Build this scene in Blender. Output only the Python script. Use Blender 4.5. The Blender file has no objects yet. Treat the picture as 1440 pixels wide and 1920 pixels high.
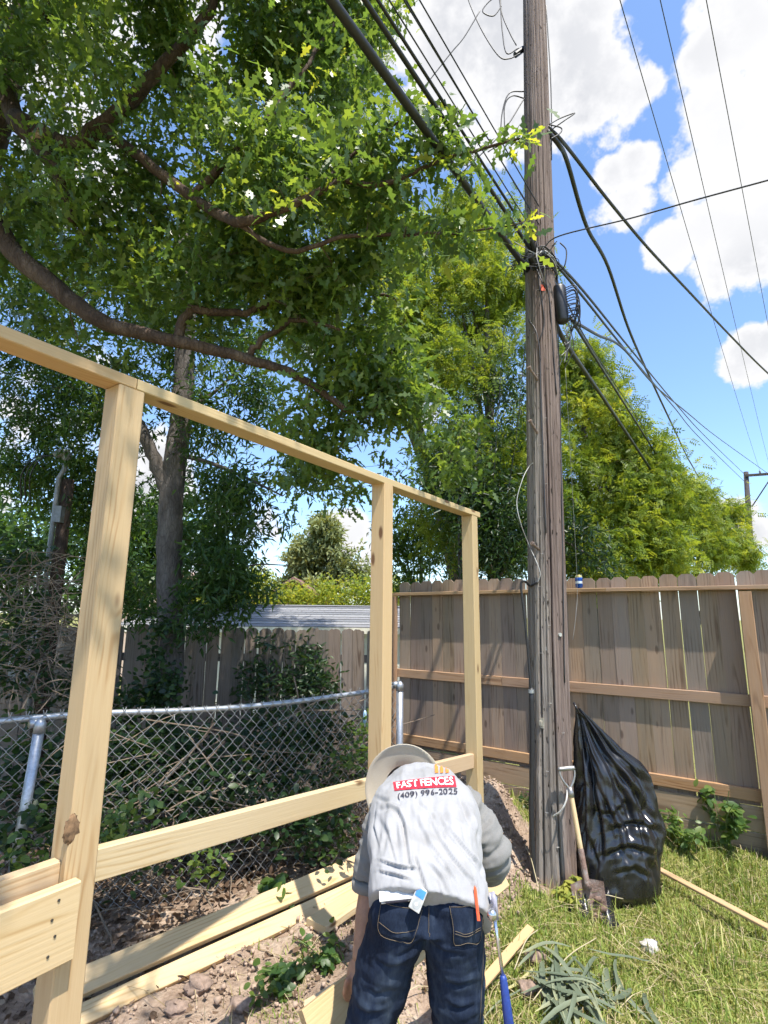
import bpy, bmesh, math, random
import numpy as np
from mathutils import Vector, Matrix, noise, kdtree
from mathutils.bvhtree import BVHTree

# ------------------------------------------------------------------ camera
random.seed(7); rng = np.random.default_rng(7)
F = 1000.0; H = 1.8; PITCH = math.radians(11); ROLL = math.radians(0.6)   # focal length in photo pixels, eye height
sc = bpy.context.scene
col = sc.collection
cam = bpy.data.cameras.new('camera'); camo = bpy.data.objects.new('camera', cam); col.objects.link(camo)
cam.sensor_fit = 'HORIZONTAL'; cam.sensor_width = 36; cam.lens = F/1440*36
cam.clip_start = 0.05; cam.clip_end = 3000
_U = Vector((0, -math.sin(PITCH), math.cos(PITCH))); _F = Vector((0, math.cos(PITCH), math.sin(PITCH))); _R = Vector((1, 0, 0))
_r = _R*math.cos(ROLL)+_U*math.sin(ROLL); _u = _U*math.cos(ROLL)-_R*math.sin(ROLL)
camo.matrix_world = Matrix(((_r.x, _u.x, -_F.x, 0), (_r.y, _u.y, -_F.y, 0), (_r.z, _u.z, -_F.z, H), (0, 0, 0, 1)))
sc.camera = camo
sc.render.resolution_x = 768; sc.render.resolution_y = 1024
def ray(px, py): return _F+_r*((px-720)/F)+_u*((960-py)/F)
def at(px, py, Y):
    d = ray(px, py); return Vector((0, 0, H))+d*(Y/d.y)
def atz(px, py, z):
    d = ray(px, py); return Vector((0, 0, H))+d*((z-H)/d.z)
def atplane(px, py, p, n):
    d = ray(px, py); c = Vector((0, 0, H)); return c+d*((p-c).dot(n)/d.dot(n))

# ------------------------------------------------------------------ sun, sky, exposure
SUN = Vector((0.52, -0.85, 0)).normalized()*math.cos(math.radians(66)); SUN.z = math.sin(math.radians(66))
sl = bpy.data.lights.new('sun', 'SUN'); sl.energy = 3.8; sl.angle = math.radians(0.53); sl.color = (1, .94, .84)
so = bpy.data.objects.new('sun', sl); col.objects.link(so)
so.rotation_euler = SUN.to_track_quat('Z', 'Y').to_euler(); so.location = (3, -3, 12)
sc.view_settings.view_transform = 'Standard'; sc.view_settings.look = 'None'
sc.view_settings.gamma = 1; sc.view_settings.use_curve_mapping = False
sc.view_settings.exposure = 1.08
sc.cycles.max_bounces = 5; sc.cycles.diffuse_bounces = 3; sc.cycles.glossy_bounces = 2; sc.cycles.transmission_bounces = 4; sc.cycles.transparent_max_bounces = 4
sc.cycles.adaptive_threshold = 0.03; sc.cycles.caustics_reflective = False; sc.cycles.caustics_refractive = False

def nd(nt, typ, ins=None, **props):
    n = nt.nodes.new('ShaderNode'+typ)
    for k, v in props.items(): setattr(n, k, v)
    for k, v in (ins or {}).items():
        s = n.inputs[k]
        if isinstance(v, bpy.types.NodeSocket): nt.links.new(v, s)
        else: s.default_value = v
    return n
def ramp(nt, fac, stops, interp='LINEAR'):
    n = nt.nodes.new('ShaderNodeValToRGB'); n.color_ramp.interpolation = interp
    els = n.color_ramp.elements
    while len(els) < len(stops): els.new(0.5)
    for e, (p, c) in zip(els, stops): e.position = p; e.color = (*c, 1) if len(c) == 3 else c
    nt.links.new(fac, n.inputs[0]); return n.outputs[0]
def mth(nt, op, a, b=0.0, c=0.0, clamp=False):
    n = nt.nodes.new('ShaderNodeMath'); n.operation = op; n.use_clamp = clamp
    for i, v in enumerate((a, b, c)):
        if isinstance(v, bpy.types.NodeSocket): nt.links.new(v, n.inputs[i])
        else: n.inputs[i].default_value = v
    return n.outputs[0]
def mixc(nt, f, a, b, bt='MIX'):
    n = nt.nodes.new('ShaderNodeMix'); n.data_type = 'RGBA'; n.blend_type = bt
    for s, v in ((n.inputs[0], f), (n.inputs[6], a), (n.inputs[7], b)):
        if isinstance(v, bpy.types.NodeSocket): nt.links.new(v, s)
        else: s.default_value = v if not isinstance(v, tuple) else ((*v, 1) if len(v) == 3 else v)
    return n.outputs[2]
def mapr(nt, v, a, b, c=0.0, d=1.0, smooth=False):
    n = nd(nt, 'MapRange', {0: v, 1: a, 2: b, 3: c, 4: d})
    if smooth: n.interpolation_type = 'SMOOTHSTEP'
    return n.outputs[0]

def make_world():
    w = bpy.data.worlds.new('World'); sc.world = w; w.use_nodes = True; nt = w.node_tree; nt.nodes.clear()
    sky = nd(nt, 'TexSky', sky_type='NISHITA'); sky.sun_disc = False
    sky.sun_elevation = math.radians(66); sky.sun_rotation = math.atan2(SUN.x, SUN.y)
    sky.air_density = 1.0; sky.dust_density = 0.6; sky.ozone_density = 2.5
    tc = nd(nt, 'TexCoord'); D = tc.outputs['Generated']
    n1 = nd(nt, 'TexNoise', {'Vector': D, 'Scale': 11, 'Detail': 5, 'Roughness': .62}).outputs[0]
    n2n = nd(nt, 'TexNoise', {'Vector': D, 'Scale': 3.2, 'Detail': 2, 'Roughness': .5}); n2 = n2n.outputs[0]
    Dw = D
    # cumulus banks: (photo pixel, radius in pixels)
    blobs = [(1425, 110, 110), (1335, 110, 50), (1305, 330, 48), (1385, 290, 100), (1445, 400, 110), (1400, 490, 75), (1345, 410, 55), (1425, 665, 58),
             (1120, 180, 78), (1050, 215, 75), (1185, 185, 50), (1110, 10, 50), (960, 70, 150), (830, 60, 150), (720, -60, 190), (1080, 90, 80),
             (1165, 388, 50), (1148, 335, 36), (1190, 312, 40), (1255, 462, 42), (1390, 985, 60), (640, 1010, 70), (700, 1050, 45),
             (1700, 200, 250), (1800, 700, 160), (300, 900, 100), (-100, 1000, 120), (100, -300, 260)]
    acc = None
    for px, py, r in blobs:
        d = ray(px, py).normalized(); a = r/F*0.80
        dt = nd(nt, 'VectorMath', {0: Dw, 1: d}, operation='DOT_PRODUCT').outputs['Value']
        m = mapr(nt, dt, math.cos(a*1.5), math.cos(a*.3), 0, 1)
        acc = m if acc is None else mth(nt, 'MAXIMUM', acc, m)
    elsewhere = mapr(nt, n2, .49, .66, 0, .6, True)
    dens = mth(nt, 'MAXIMUM', acc, elsewhere)
    edge = mth(nt, 'MULTIPLY', mth(nt, 'SUBTRACT', n1, .5), 2.3)
    tot = mth(nt, 'ADD', dens, edge)
    cover = mapr(nt, tot, .40, .72, 0, 1, True)
    thick = mth(nt, 'MULTIPLY', mapr(nt, tot, .65, 1.2, 0, 1, True), mapr(nt, n2, .35, .6, .1, 1, True))
    ccol = mixc(nt, thick, (3.25, 3.25, 3.3), (2.4, 2.45, 2.6))
    skyc = mixc(nt, 1.0, sky.outputs[0], (.88, .95, 1.02), 'MULTIPLY')
    fin = mixc(nt, cover, skyc, ccol)
    bg = nd(nt, 'Background', {'Color': fin, 'Strength': 0.15})
    nt.links.new(bg.outputs[0], nd(nt, 'OutputWorld').inputs[0])
make_world(); sc.world.cycles.sampling_method = 'MANUAL'; sc.world.cycles.sample_map_resolution = 512

# ------------------------------------------------------------------ mesh helpers
WM = {}
def link(o, parent=None, matrix=None):
    col.objects.link(o)
    M = matrix.copy() if matrix is not None else Matrix.Identity(4)
    WM[o.name] = M
    if parent is not None:
        o.parent = parent; o.matrix_local = WM[parent.name].inverted() @ M
    else: o.matrix_world = M
    return o
def thing(name, label, cat, loc=(0, 0, 0), group=None):
    o = bpy.data.objects.new(name, None); o.empty_display_size = .1
    link(o, None, Matrix.Translation(Vector(loc))); return tag(o, label, cat, group)
def tag(o, label, cat, group=None):
    o['label'] = label; o['category'] = cat
    if group: o['group'] = group
    return o
class MB:
    def __init__(s): s.v = []; s.f = []
    def add(s, vs, fs):
        b = len(s.v); s.v += [tuple(v) for v in vs]; s.f += [tuple(b+i for i in f) for f in fs]; return s
    def tube(s, pts, rad, seg=8, cap=True, sq=(1, 1)):
        pts = [Vector(p) for p in pts]; n = len(pts)
        if not hasattr(rad, '__len__'): rad = [rad]*n
        b = len(s.v); ref = None
        for i, p in enumerate(pts):
            t = (pts[min(i+1, n-1)]-pts[max(i-1, 0)])
            t = t.normalized() if t.length > 1e-9 else Vector((0, 0, 1))
            if ref is None: ref = Vector((0, 0, 1)) if abs(t.z) < .9 else Vector((1, 0, 0))
            u = (ref-t*ref.dot(t)).normalized(); w = t.cross(u); ref = u
            for k in range(seg):
                a = 2*math.pi*k/seg
                s.v.append(tuple(p+(u*math.cos(a)*sq[0]+w*math.sin(a)*sq[1])*rad[i]))
        for i in range(n-1):
            for k in range(seg):
                k2 = (k+1) % seg
                s.f.append((b+i*seg+k, b+i*seg+k2, b+(i+1)*seg+k2, b+(i+1)*seg+k))
        if cap:
            s.f.append(tuple(b+k for k in reversed(range(seg)))); s.f.append(tuple(b+(n-1)*seg+k for k in range(seg)))
        return s
    def ell(s, c, r, M=None, u=14, v=9):
        c = Vector(c); b = len(s.v)
        for i in range(v+1):
            th = math.pi*i/v
            for k in range(u):
                a = 2*math.pi*k/u; p = Vector((r[0]*math.sin(th)*math.cos(a), r[1]*math.sin(th)*math.sin(a), r[2]*math.cos(th)))
                s.v.append(tuple(c+(M@p if M else p)))
        for i in range(v):
            for k in range(u): s.f.append((b+i*u+k, b+(i+1)*u+k, b+(i+1)*u+(k+1) % u, b+i*u+(k+1) % u))
        return s
    def rings(s, rr, cap=True):
        b = len(s.v); m = len(rr[0])
        for r in rr: s.v += [tuple(p) for p in r]
        for i in range(len(rr)-1):
            for k in range(m): s.f.append((b+i*m+k, b+i*m+(k+1) % m, b+(i+1)*m+(k+1) % m, b+(i+1)*m+k))
        if cap:
            s.f.append(tuple(b+k for k in reversed(range(m)))); s.f.append(tuple(b+(len(rr)-1)*m+k for k in range(m)))
        return s
    def box(s, lo, hi):
        x0, y0, z0 = lo; x1, y1, z1 = hi
        return s.add([(x0, y0, z0), (x1, y0, z0), (x1, y1, z0), (x0, y1, z0), (x0, y0, z1), (x1, y0, z1), (x1, y1, z1), (x0, y1, z1)],
                     [(0, 3, 2, 1), (4, 5, 6, 7), (0, 1, 5, 4), (1, 2, 6, 5), (2, 3, 7, 6), (3, 0, 4, 7)])
    def mesh(s, name, smooth=False):
        me = bpy.data.meshes.new(name); me.from_pydata(s.v, [], s.f); me.update()
        if smooth: me.shade_smooth()
        return me
    def build(s, name, mat, parent=None, smooth=False, matrix=None):
        """verts in world space; the object's origin is put at the middle of its base"""
        a = np.array(s.v); c = (a.min(0)+a.max(0))/2; c[2] = a[:, 2].min()
        M = matrix if matrix is not None else Matrix.Translation(Vector(c))
        Mi = M.inverted()
        me = bpy.data.meshes.new(name); me.from_pydata([tuple(Mi@Vector(v)) for v in s.v], [], s.f); me.update()
        if smooth: me.shade_smooth()
        if mat: me.materials.append(mat)
        return link(bpy.data.objects.new(name, me), parent, M)
def npmesh(name, V, Fc, attr=None, smooth=False):
    me = bpy.data.meshes.new(name); V = np.asarray(V, np.float32); Fc = np.asarray(Fc, np.int32); k = Fc.shape[1]
    me.vertices.add(len(V)); me.vertices.foreach_set('co', V.ravel())
    me.loops.add(Fc.size); me.loops.foreach_set('vertex_index', Fc.ravel())
    me.polygons.add(len(Fc)); me.polygons.foreach_set('loop_start', np.arange(0, Fc.size, k, dtype=np.int32))
    if attr is not None:
        a = me.attributes.new('v', 'FLOAT', 'POINT'); a.data.foreach_set('value', np.asarray(attr, np.float32))
    me.update(calc_edges=True); me.validate()
    if smooth: me.shade_smooth()
    return me
def npobj(name, V, Fc, mat, parent=None, attr=None, smooth=False):
    me = npmesh(name, V, Fc, attr, smooth); me.materials.append(mat)
    return link(bpy.data.objects.new(name, me), parent, Matrix.Identity(4))
def axes(p, x, z):
    x = Vector(x).normalized(); z = Vector(z); z = (z-x*z.dot(x)).normalized(); y = z.cross(x)
    return Matrix(((x.x, y.x, z.x, p[0]), (x.y, y.y, z.y, p[1]), (x.z, y.z, z.z, p[2]), (0, 0, 0, 1)))
_bm = {}
def board_mesh(L, w, t, ch=.003):
    """sawn board along local X, width Y, thickness Z, eased edges"""
    key = (round(L, 4), round(w, 4), round(t, 4), ch)
    if key in _bm: return _bm[key].copy()
    a, b = w/2, t/2; prof = [(-a+ch, -b), (a-ch, -b), (a, -b+ch), (a, b-ch), (a-ch, b), (-a+ch, b), (-a, b-ch), (-a, -b+ch)]
    m = MB(); n = max(2, int(L/.5)+1)
    m.rings([[(L*i/(n-1), y, z) for y, z in prof] for i in range(n)]); m.f = [tuple(f) for f in m.f]
    _bm[key] = m.mesh('board'); return _bm[key].copy()
def board(name, p0, p1, w, t, mat, parent=None, up=(0, 0, 1), ch=.003, warp=0.0):
    """up is the direction of the thickness"""
    p0 = Vector(p0); p1 = Vector(p1); L = (p1-p0).length
    me = board_mesh(L, w, t, ch); me.name = name; me.materials.append(mat)
    if warp:
        for v in me.vertices:
            u = v.co.x/L; v.co.z += warp*math.sin(math.pi*u); v.co.y += warp*.6*math.sin(2.2*math.pi*u)
    return link(bpy.data.objects.new(name, me), parent, axes(p0, p1-p0, up))
def curve(pts, n=8):
    """Catmull-Rom through the points"""
    P = [Vector(p) for p in pts]; P = [P[0]*2-P[1]]+P+[P[-1]*2-P[-2]]; out = []
    for i in range(1, len(P)-2):
        a, b, c, d = P[i-1], P[i], P[i+1], P[i+2]
        for k in range(n):
            t = k/n; out.append(.5*((2*b)+(c-a)*t+(2*a-5*b+4*c-d)*t*t+(3*b-a-3*c+d)*t**3))
    out.append(P[-2]); return out
def sag(a, b, s, n=24):
    a = Vector(a); b = Vector(b); return [a.lerp(b, i/n)-Vector((0, 0, s*4*(i/n)*(1-i/n))) for i in range(n+1)]

# ------------------------------------------------------------------ materials
def newmat(name):
    m = bpy.data.materials.new(name); m.use_nodes = True; nt = m.node_tree; nt.nodes.clear()
    out = nd(nt, 'OutputMaterial'); p = nd(nt, 'BsdfPrincipled'); nt.links.new(p.outputs[0], out.inputs[0])
    return m, nt, p, out
def setp(nt, p, **k):
    for a, v in k.items():
        s = p.inputs[a.replace('_', ' ')]
        if isinstance(v, bpy.types.NodeSocket): nt.links.new(v, s)
        else: s.default_value = (*v, 1) if isinstance(v, tuple) and len(v) == 3 and s.type == 'RGBA' else v
def bump(nt, p, h, strength=.4, dist=.01):
    b = nd(nt, 'Bump', {'Height': h, 'Strength': strength, 'Distance': dist}); nt.links.new(b.outputs[0], p.inputs['Normal']); return b
def plain(name, c, rough=.6, metal=0.0, var=.25, scale=40, bmp=.15, spec=.5):
    m, nt, p, o = newmat(name)
    co = nd(nt, 'TexCoord').outputs['Object']
    n = nd(nt, 'TexNoise', {'Vector': co, 'Scale': scale, 'Detail': 5, 'Roughness': .6}).outputs[0]
    d = tuple(x*(1-var) for x in c); l = tuple(min(1, x*(1+var)) for x in c)
    setp(nt, p, Base_Color=ramp(nt, n, [(.3, d), (.7, l)]), Roughness=rough, Metallic=metal)
    p.inputs['Specular IOR Level'].default_value = spec
    if bmp: bump(nt, p, n, bmp, .004)
    return m
def wood(name, dark, mid, light, ring=55, rough=.65, weather=0.0, wcol=(.25, .23, .21), knots=1.0, knotc=(.16, .08, .035), tint=.18, streak=0.0):
    """growth rings cut along the board (grain runs along local X), knots, saw fuzz, optional weathering"""
    m, nt, p, o = newmat(name)
    co = nd(nt, 'TexCoord').outputs['Object']; oi = nd(nt, 'ObjectInfo').outputs['Random']
    off = nd(nt, 'CombineXYZ', {0: mth(nt, 'MULTIPLY', oi, 37.0), 1: mth(nt, 'MULTIPLY', oi, .09), 2: mth(nt, 'MULTIPLY', oi, .05)}).outputs[0]
    v = nd(nt, 'VectorMath', {0: co, 1: off}, operation='ADD').outputs[0]
    vs = nd(nt, 'VectorMath', {0: v, 1: (1.3, 7, 7)}, operation='MULTIPLY').outputs[0]
    w1 = nd(nt, 'TexNoise', {'Vector': vs, 'Scale': 1.0, 'Detail': 3, 'Roughness': .5}).outputs[0]
    sx = nd(nt, 'SeparateXYZ', {0: v})
    yy = mth(nt, 'ADD', sx.outputs[1], -.02); zz = mth(nt, 'ADD', sx.outputs[2], mth(nt, 'MULTIPLY', mth(nt, 'SINE', mth(nt, 'MULTIPLY', sx.outputs[0], 1.7)), .03))
    rad = mth(nt, 'SQRT', mth(nt, 'ADD', mth(nt, 'MULTIPLY', yy, yy), mth(nt, 'MULTIPLY', zz, zz)))
    # knots push the rings aside
    kv = nd(nt, 'VectorMath', {0: v, 1: (2.6, 7, 7)}, operation='MULTIPLY').outputs[0]
    kd = nd(nt, 'TexVoronoi', {'Vector': kv, 'Scale': 1.0, 'Randomness': 1.0}).outputs['Distance']
    kn = mth(nt, 'MULTIPLY', mapr(nt, kd, .13, .06, 0, 1, True), knots, clamp=True)
    kpush = mapr(nt, kd, .32, .0, 0, .012, True)
    ph = mth(nt, 'MULTIPLY', mth(nt, 'ADD', mth(nt, 'ADD', rad, kpush), mth(nt, 'MULTIPLY', w1, .045)), ring*2*math.pi)
    s = mth(nt, 'MULTIPLY_ADD', mth(nt, 'SINE', ph), .5, .5)
    am = nd(nt, 'TexNoise', {'Vector': nd(nt, 'VectorMath', {0: v, 1: (2.2, 11, 11)}, operation='MULTIPLY').outputs[0], 'Scale': 1.0, 'Detail': 3}).outputs[0]
    s = mth(nt, 'SUBTRACT', 1.0, mth(nt, 'MULTIPLY', mth(nt, 'SUBTRACT', 1.0, s), mapr(nt, am, .36, .62, .12, 1.0)))
    c = ramp(nt, s, [(0, dark), (.22, mid), (.55, light)])
    fv = nd(nt, 'VectorMath', {0: v, 1: (5, 240, 240)}, operation='MULTIPLY').outputs[0]
    fib = nd(nt, 'TexNoise', {'Vector': fv, 'Scale': 1.0, 'Detail': 3}).outputs[0]
    c = mixc(nt, mapr(nt, fib, .3, .7, .30, 0), c, dark)
    blot = nd(nt, 'TexNoise', {'Vector': v, 'Scale': 3.0, 'Detail': 4}).outputs[0]
    c = mixc(nt, mapr(nt, blot, .45, .75, 0, .35, True), c, light)
    c = mixc(nt, kn, c, knotc)
    if weather:
        wv = nd(nt, 'VectorMath', {0: v, 1: (1.2, 16, 16)}, operation='MULTIPLY').outputs[0]
        wn = nd(nt, 'TexNoise', {'Vector': wv, 'Scale': 1.0, 'Detail': 6, 'Roughness': .65}).outputs[0]
        c = mixc(nt, mth(nt, 'MULTIPLY', mapr(nt, wn, .35, .65, 0, 1, True), weather), c, wcol)
    if streak:
        dv = nd(nt, 'VectorMath', {0: v, 1: (.9, 22, 9)}, operation='MULTIPLY').outputs[0]
        dn = nd(nt, 'TexNoise', {'Vector': dv, 'Scale': 1.0, 'Detail': 5, 'Roughness': .7}).outputs[0]
        c = mixc(nt, mth(nt, 'MULTIPLY', mapr(nt, dn, .55, .72, 0, 1, True), streak), c, tuple(x*.45 for x in dark))
    hv = nd(nt, 'HueSaturation', {'Hue': mapr(nt, oi, 0, 1, .49, .51), 'Saturation': mapr(nt, mth(nt, 'FRACT', mth(nt, 'MULTIPLY', oi, 7.3)), 0, 1, 1-tint, 1+tint), 'Value': mapr(nt, mth(nt, 'FRACT', mth(nt, 'MULTIPLY', oi, 3.7)), 0, 1, 1-tint, 1+tint), 'Color': c})
    setp(nt, p, Base_Color=hv.outputs[0], Roughness=rough); p.inputs['Specular IOR Level'].default_value = .3
    hgt = mth(nt, 'ADD', mth(nt, 'MULTIPLY', fib, .5), mth(nt, 'ADD', mth(nt, 'MULTIPLY', s, .35), mth(nt, 'MULTIPLY', kn, -.5)))
    bump(nt, p, hgt, .35+.5*weather, .002)
    return m
def leafmat(name, stops, trans=.4, rough=.42, spec=.5, tcol=1.35):
    m = bpy.data.materials.new(name); m.use_nodes = True; nt = m.node_tree; nt.nodes.clear(); out = nd(nt, 'OutputMaterial')
    a = nd(nt, 'Attribute', attribute_name='v').outputs['Fac']
    a2 = mth(nt, 'ADD', a, mth(nt, 'MULTIPLY', mth(nt, 'SUBTRACT', nd(nt, 'TexNoise', {'Vector': nd(nt, 'TexCoord').outputs['Object'], 'Scale': .8, 'Detail': 3}).outputs[0], .5), .5))
    c = ramp(nt, a2, stops)
    p = nd(nt, 'BsdfPrincipled', {'Base Color': c, 'Roughness': rough}); p.inputs['Specular IOR Level'].default_value = spec
    t = nd(nt, 'BsdfTranslucent', {'Color': mixc(nt, 1.0, c, (tcol*1.2, tcol, tcol*.4), 'MULTIPLY')})
    mx = nd(nt, 'MixShader', {0: trans}); nt.links.new(p.outputs[0], mx.inputs[1]); nt.links.new(t.outputs[0], mx.inputs[2])
    nt.links.new(mx.outputs[0], out.inputs[0]); return m
M_new = wood('new_pine', (.41, .25, .108), (.50, .34, .168), (.54, .385, .205), ring=95, knots=1, tint=.06)
M_newrail = wood('new_pine_rail', (.44, .29, .148), (.52, .375, .215), (.56, .42, .255), ring=75, knots=1, tint=.06)
M_picket = wood('weathered_cedar', (.155, .10, .068), (.26, .18, .122), (.33, .24, .172), ring=45, weather=.45, wcol=(.25, .208, .168), tint=.2, streak=.5, knots=.7, knotc=(.08, .045, .03))
M_frail = wood('brown_rail', (.24, .135, .065), (.36, .215, .105), (.43, .275, .15), ring=50, weather=.2, tint=.1, streak=.3)
M_grey = wood('old_grey_board', (.09, .066, .05), (.15, .118, .094), (.205, .168, .138), ring=45, weather=.6, wcol=(.165, .142, .122), tint=.2, streak=.7, knots=.5, knotc=(.06, .04, .03))
M_galv = plain('galvanised_steel', (.42, .44, .47), .42, .75, .2, 60, .1)
M_galv2 = plain('dull_galvanised_wire', (.36, .355, .345), .55, .3, .2, 90, 0)
M_black = plain('black_cable', (.022, .022, .024), .5, 0, .3, 60, .1)
M_wire = plain('dark_wire', (.06, .06, .065), .5, .3, .3, 60, 0)
M_bark = None

# ------------------------------------------------------------------ ground
def sst(a, b, x): t = np.clip((x-a)/(b-a), 0, 1); return t*t*(3-2*t)
_gr = np.random.default_rng(3); _K = [( _gr.normal(0, 1, 2)*s, _gr.uniform(0, 6.28), a) for s, a, n in ((1.3, .02, 6), (4, .008, 8), (11, .004, 10)) for _ in range(n)]
def gh(x, y):
    """height of the soil"""
    x = np.asarray(x, float); y = np.asarray(y, float); z = np.zeros(np.broadcast(x, y).shape)
    for k, ph, a in _K: z = z+a*np.sin(k[0]*x+k[1]*y+ph)
    bank = .42*np.exp(-(((x-.84)/.36)**2+((y-4.9)/.65)**2))+.10*np.exp(-(((x-.70)/.35)**2+((y-3.9)/.5)**2))
    z = z+bank*(1+.25*np.sin(9*x+3*y)*np.sin(7*y-4*x))
    z = z+.12*sst(.4, 2.6, x)*sst(3.6, 4.6, y+.7*(x-2.6))
    left = sst(.2, -.4, x-.75*(y-4.6)); z = z-.2*left*sst(3.2, 5.5, y)
    z = z-.75*sst(6.6, 9.5, y)*sst(3.2, -.5, x)
    z = z-.25*np.exp(-(((x+1.4)/.5)**2+((y-2.6)/.25)**2))*0
    return z
def g1(x, y): return float(gh(x, y))
def onground(px, py, dz=0.0):
    z = 0.0
    for _ in range(12):
        p = atz(px, py, z+dz); z = g1(p.x, p.y)
    return Vector((p.x, p.y, z+dz))
def grassmask(x, y):
    """1 on the lawn right of the pole, 0 on the bare soil to the left"""
    w = .18*np.sin(3.1*x+1.7*y)+.12*np.sin(7.3*x-5.1*y)+.08*np.sin(13*x+9*y)
    b = .30+.5*sst(2.6, 3.5, y)+.42*sst(3.5, 4.1, y)
    return sst(b-.16, b+.22, x+w*.6)
def make_ground():
    m, nt, p, o = newmat('yard_soil_and_turf')
    co = nd(nt, 'TexCoord').outputs['Object']; at_ = nd(nt, 'Attribute', attribute_name='v').outputs['Fac']
    nA = nd(nt, 'TexNoise', {'Vector': co, 'Scale': 5, 'Detail': 10, 'Roughness': .68}).outputs[0]
    nB = nd(nt, 'TexNoise', {'Vector': co, 'Scale': 60, 'Detail': 6, 'Roughness': .7}).outputs[0]
    vor = nd(nt, 'TexVoronoi', {'Vector': co, 'Scale': 38, 'Randomness': 1.0}).outputs['Distance']
    dirt = ramp(nt, nA, [(.3, (.22, .155, .115)), (.5, (.38, .285, .215)), (.66, (.52, .42, .33))])
    dirt = mixc(nt, mapr(nt, nB, .45, .7, 0, .45), dirt, (.14, .10, .075))
    straw = ramp(nt, nB, [(.3, (.11, .105, .03)), (.5, (.22, .22, .07)), (.7, (.36, .33, .13))])
    f = mapr(nt, mth(nt, 'ADD', at_, mth(nt, 'MULTIPLY', mth(nt, 'SUBTRACT', nA, .5), .9)), .4, .62, 0, 1, True)
    setp(nt, p, Base_Color=mixc(nt, f, dirt, straw), Roughness=.95); p.inputs['Specular IOR Level'].default_value = .15
    bump(nt, p, mth(nt, 'ADD', mth(nt, 'MULTIPLY', nA, .6), mth(nt, 'ADD', mth(nt, 'MULTIPLY', nB, .25), mth(nt, 'MULTIPLY', vor, -.25))), .9, .05)
    # near field fine, then growing steps out to the horizon
    def ax(lo, hi, st, far):
        a = list(np.arange(lo, hi+1e-6, st)); s = st
        u = [a[-1]]
        while u[-1] < far: s *= 1.45; u.append(u[-1]+s)
        s = st; l = [a[0]]
        while l[-1] > -far: s *= 1.45; l.append(l[-1]-s)
        return np.array(l[:0:-1]+a+u[1:])
    X = ax(-3.2, 4.2, .045, 900); Y = ax(.8, 7.2, .045, 900)
    gx, gy = np.meshgrid(X, Y); gz = gh(gx, gy)
    rr = _gr.normal(0, 1, gx.shape); gz = gz+rr*.006*(np.abs(gx) < 4)*(gy < 7)*(gy > .5)
    V = np.stack([gx, gy, gz], -1).reshape(-1, 3); nx = len(X)
    idx = np.arange(len(V)).reshape(len(Y), nx)
    Fc = np.stack([idx[:-1, :-1], idx[:-1, 1:], idx[1:, 1:], idx[1:, :-1]], -1).reshape(-1, 4)
    gm = grassmask(gx, gy); gm = np.where((gy > 7.5) | (np.abs(gx) > 5), .8, gm)
    g = npobj('ground', V, Fc, m, None, gm.ravel(), True); g['kind'] = 'structure'
make_ground()

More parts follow.
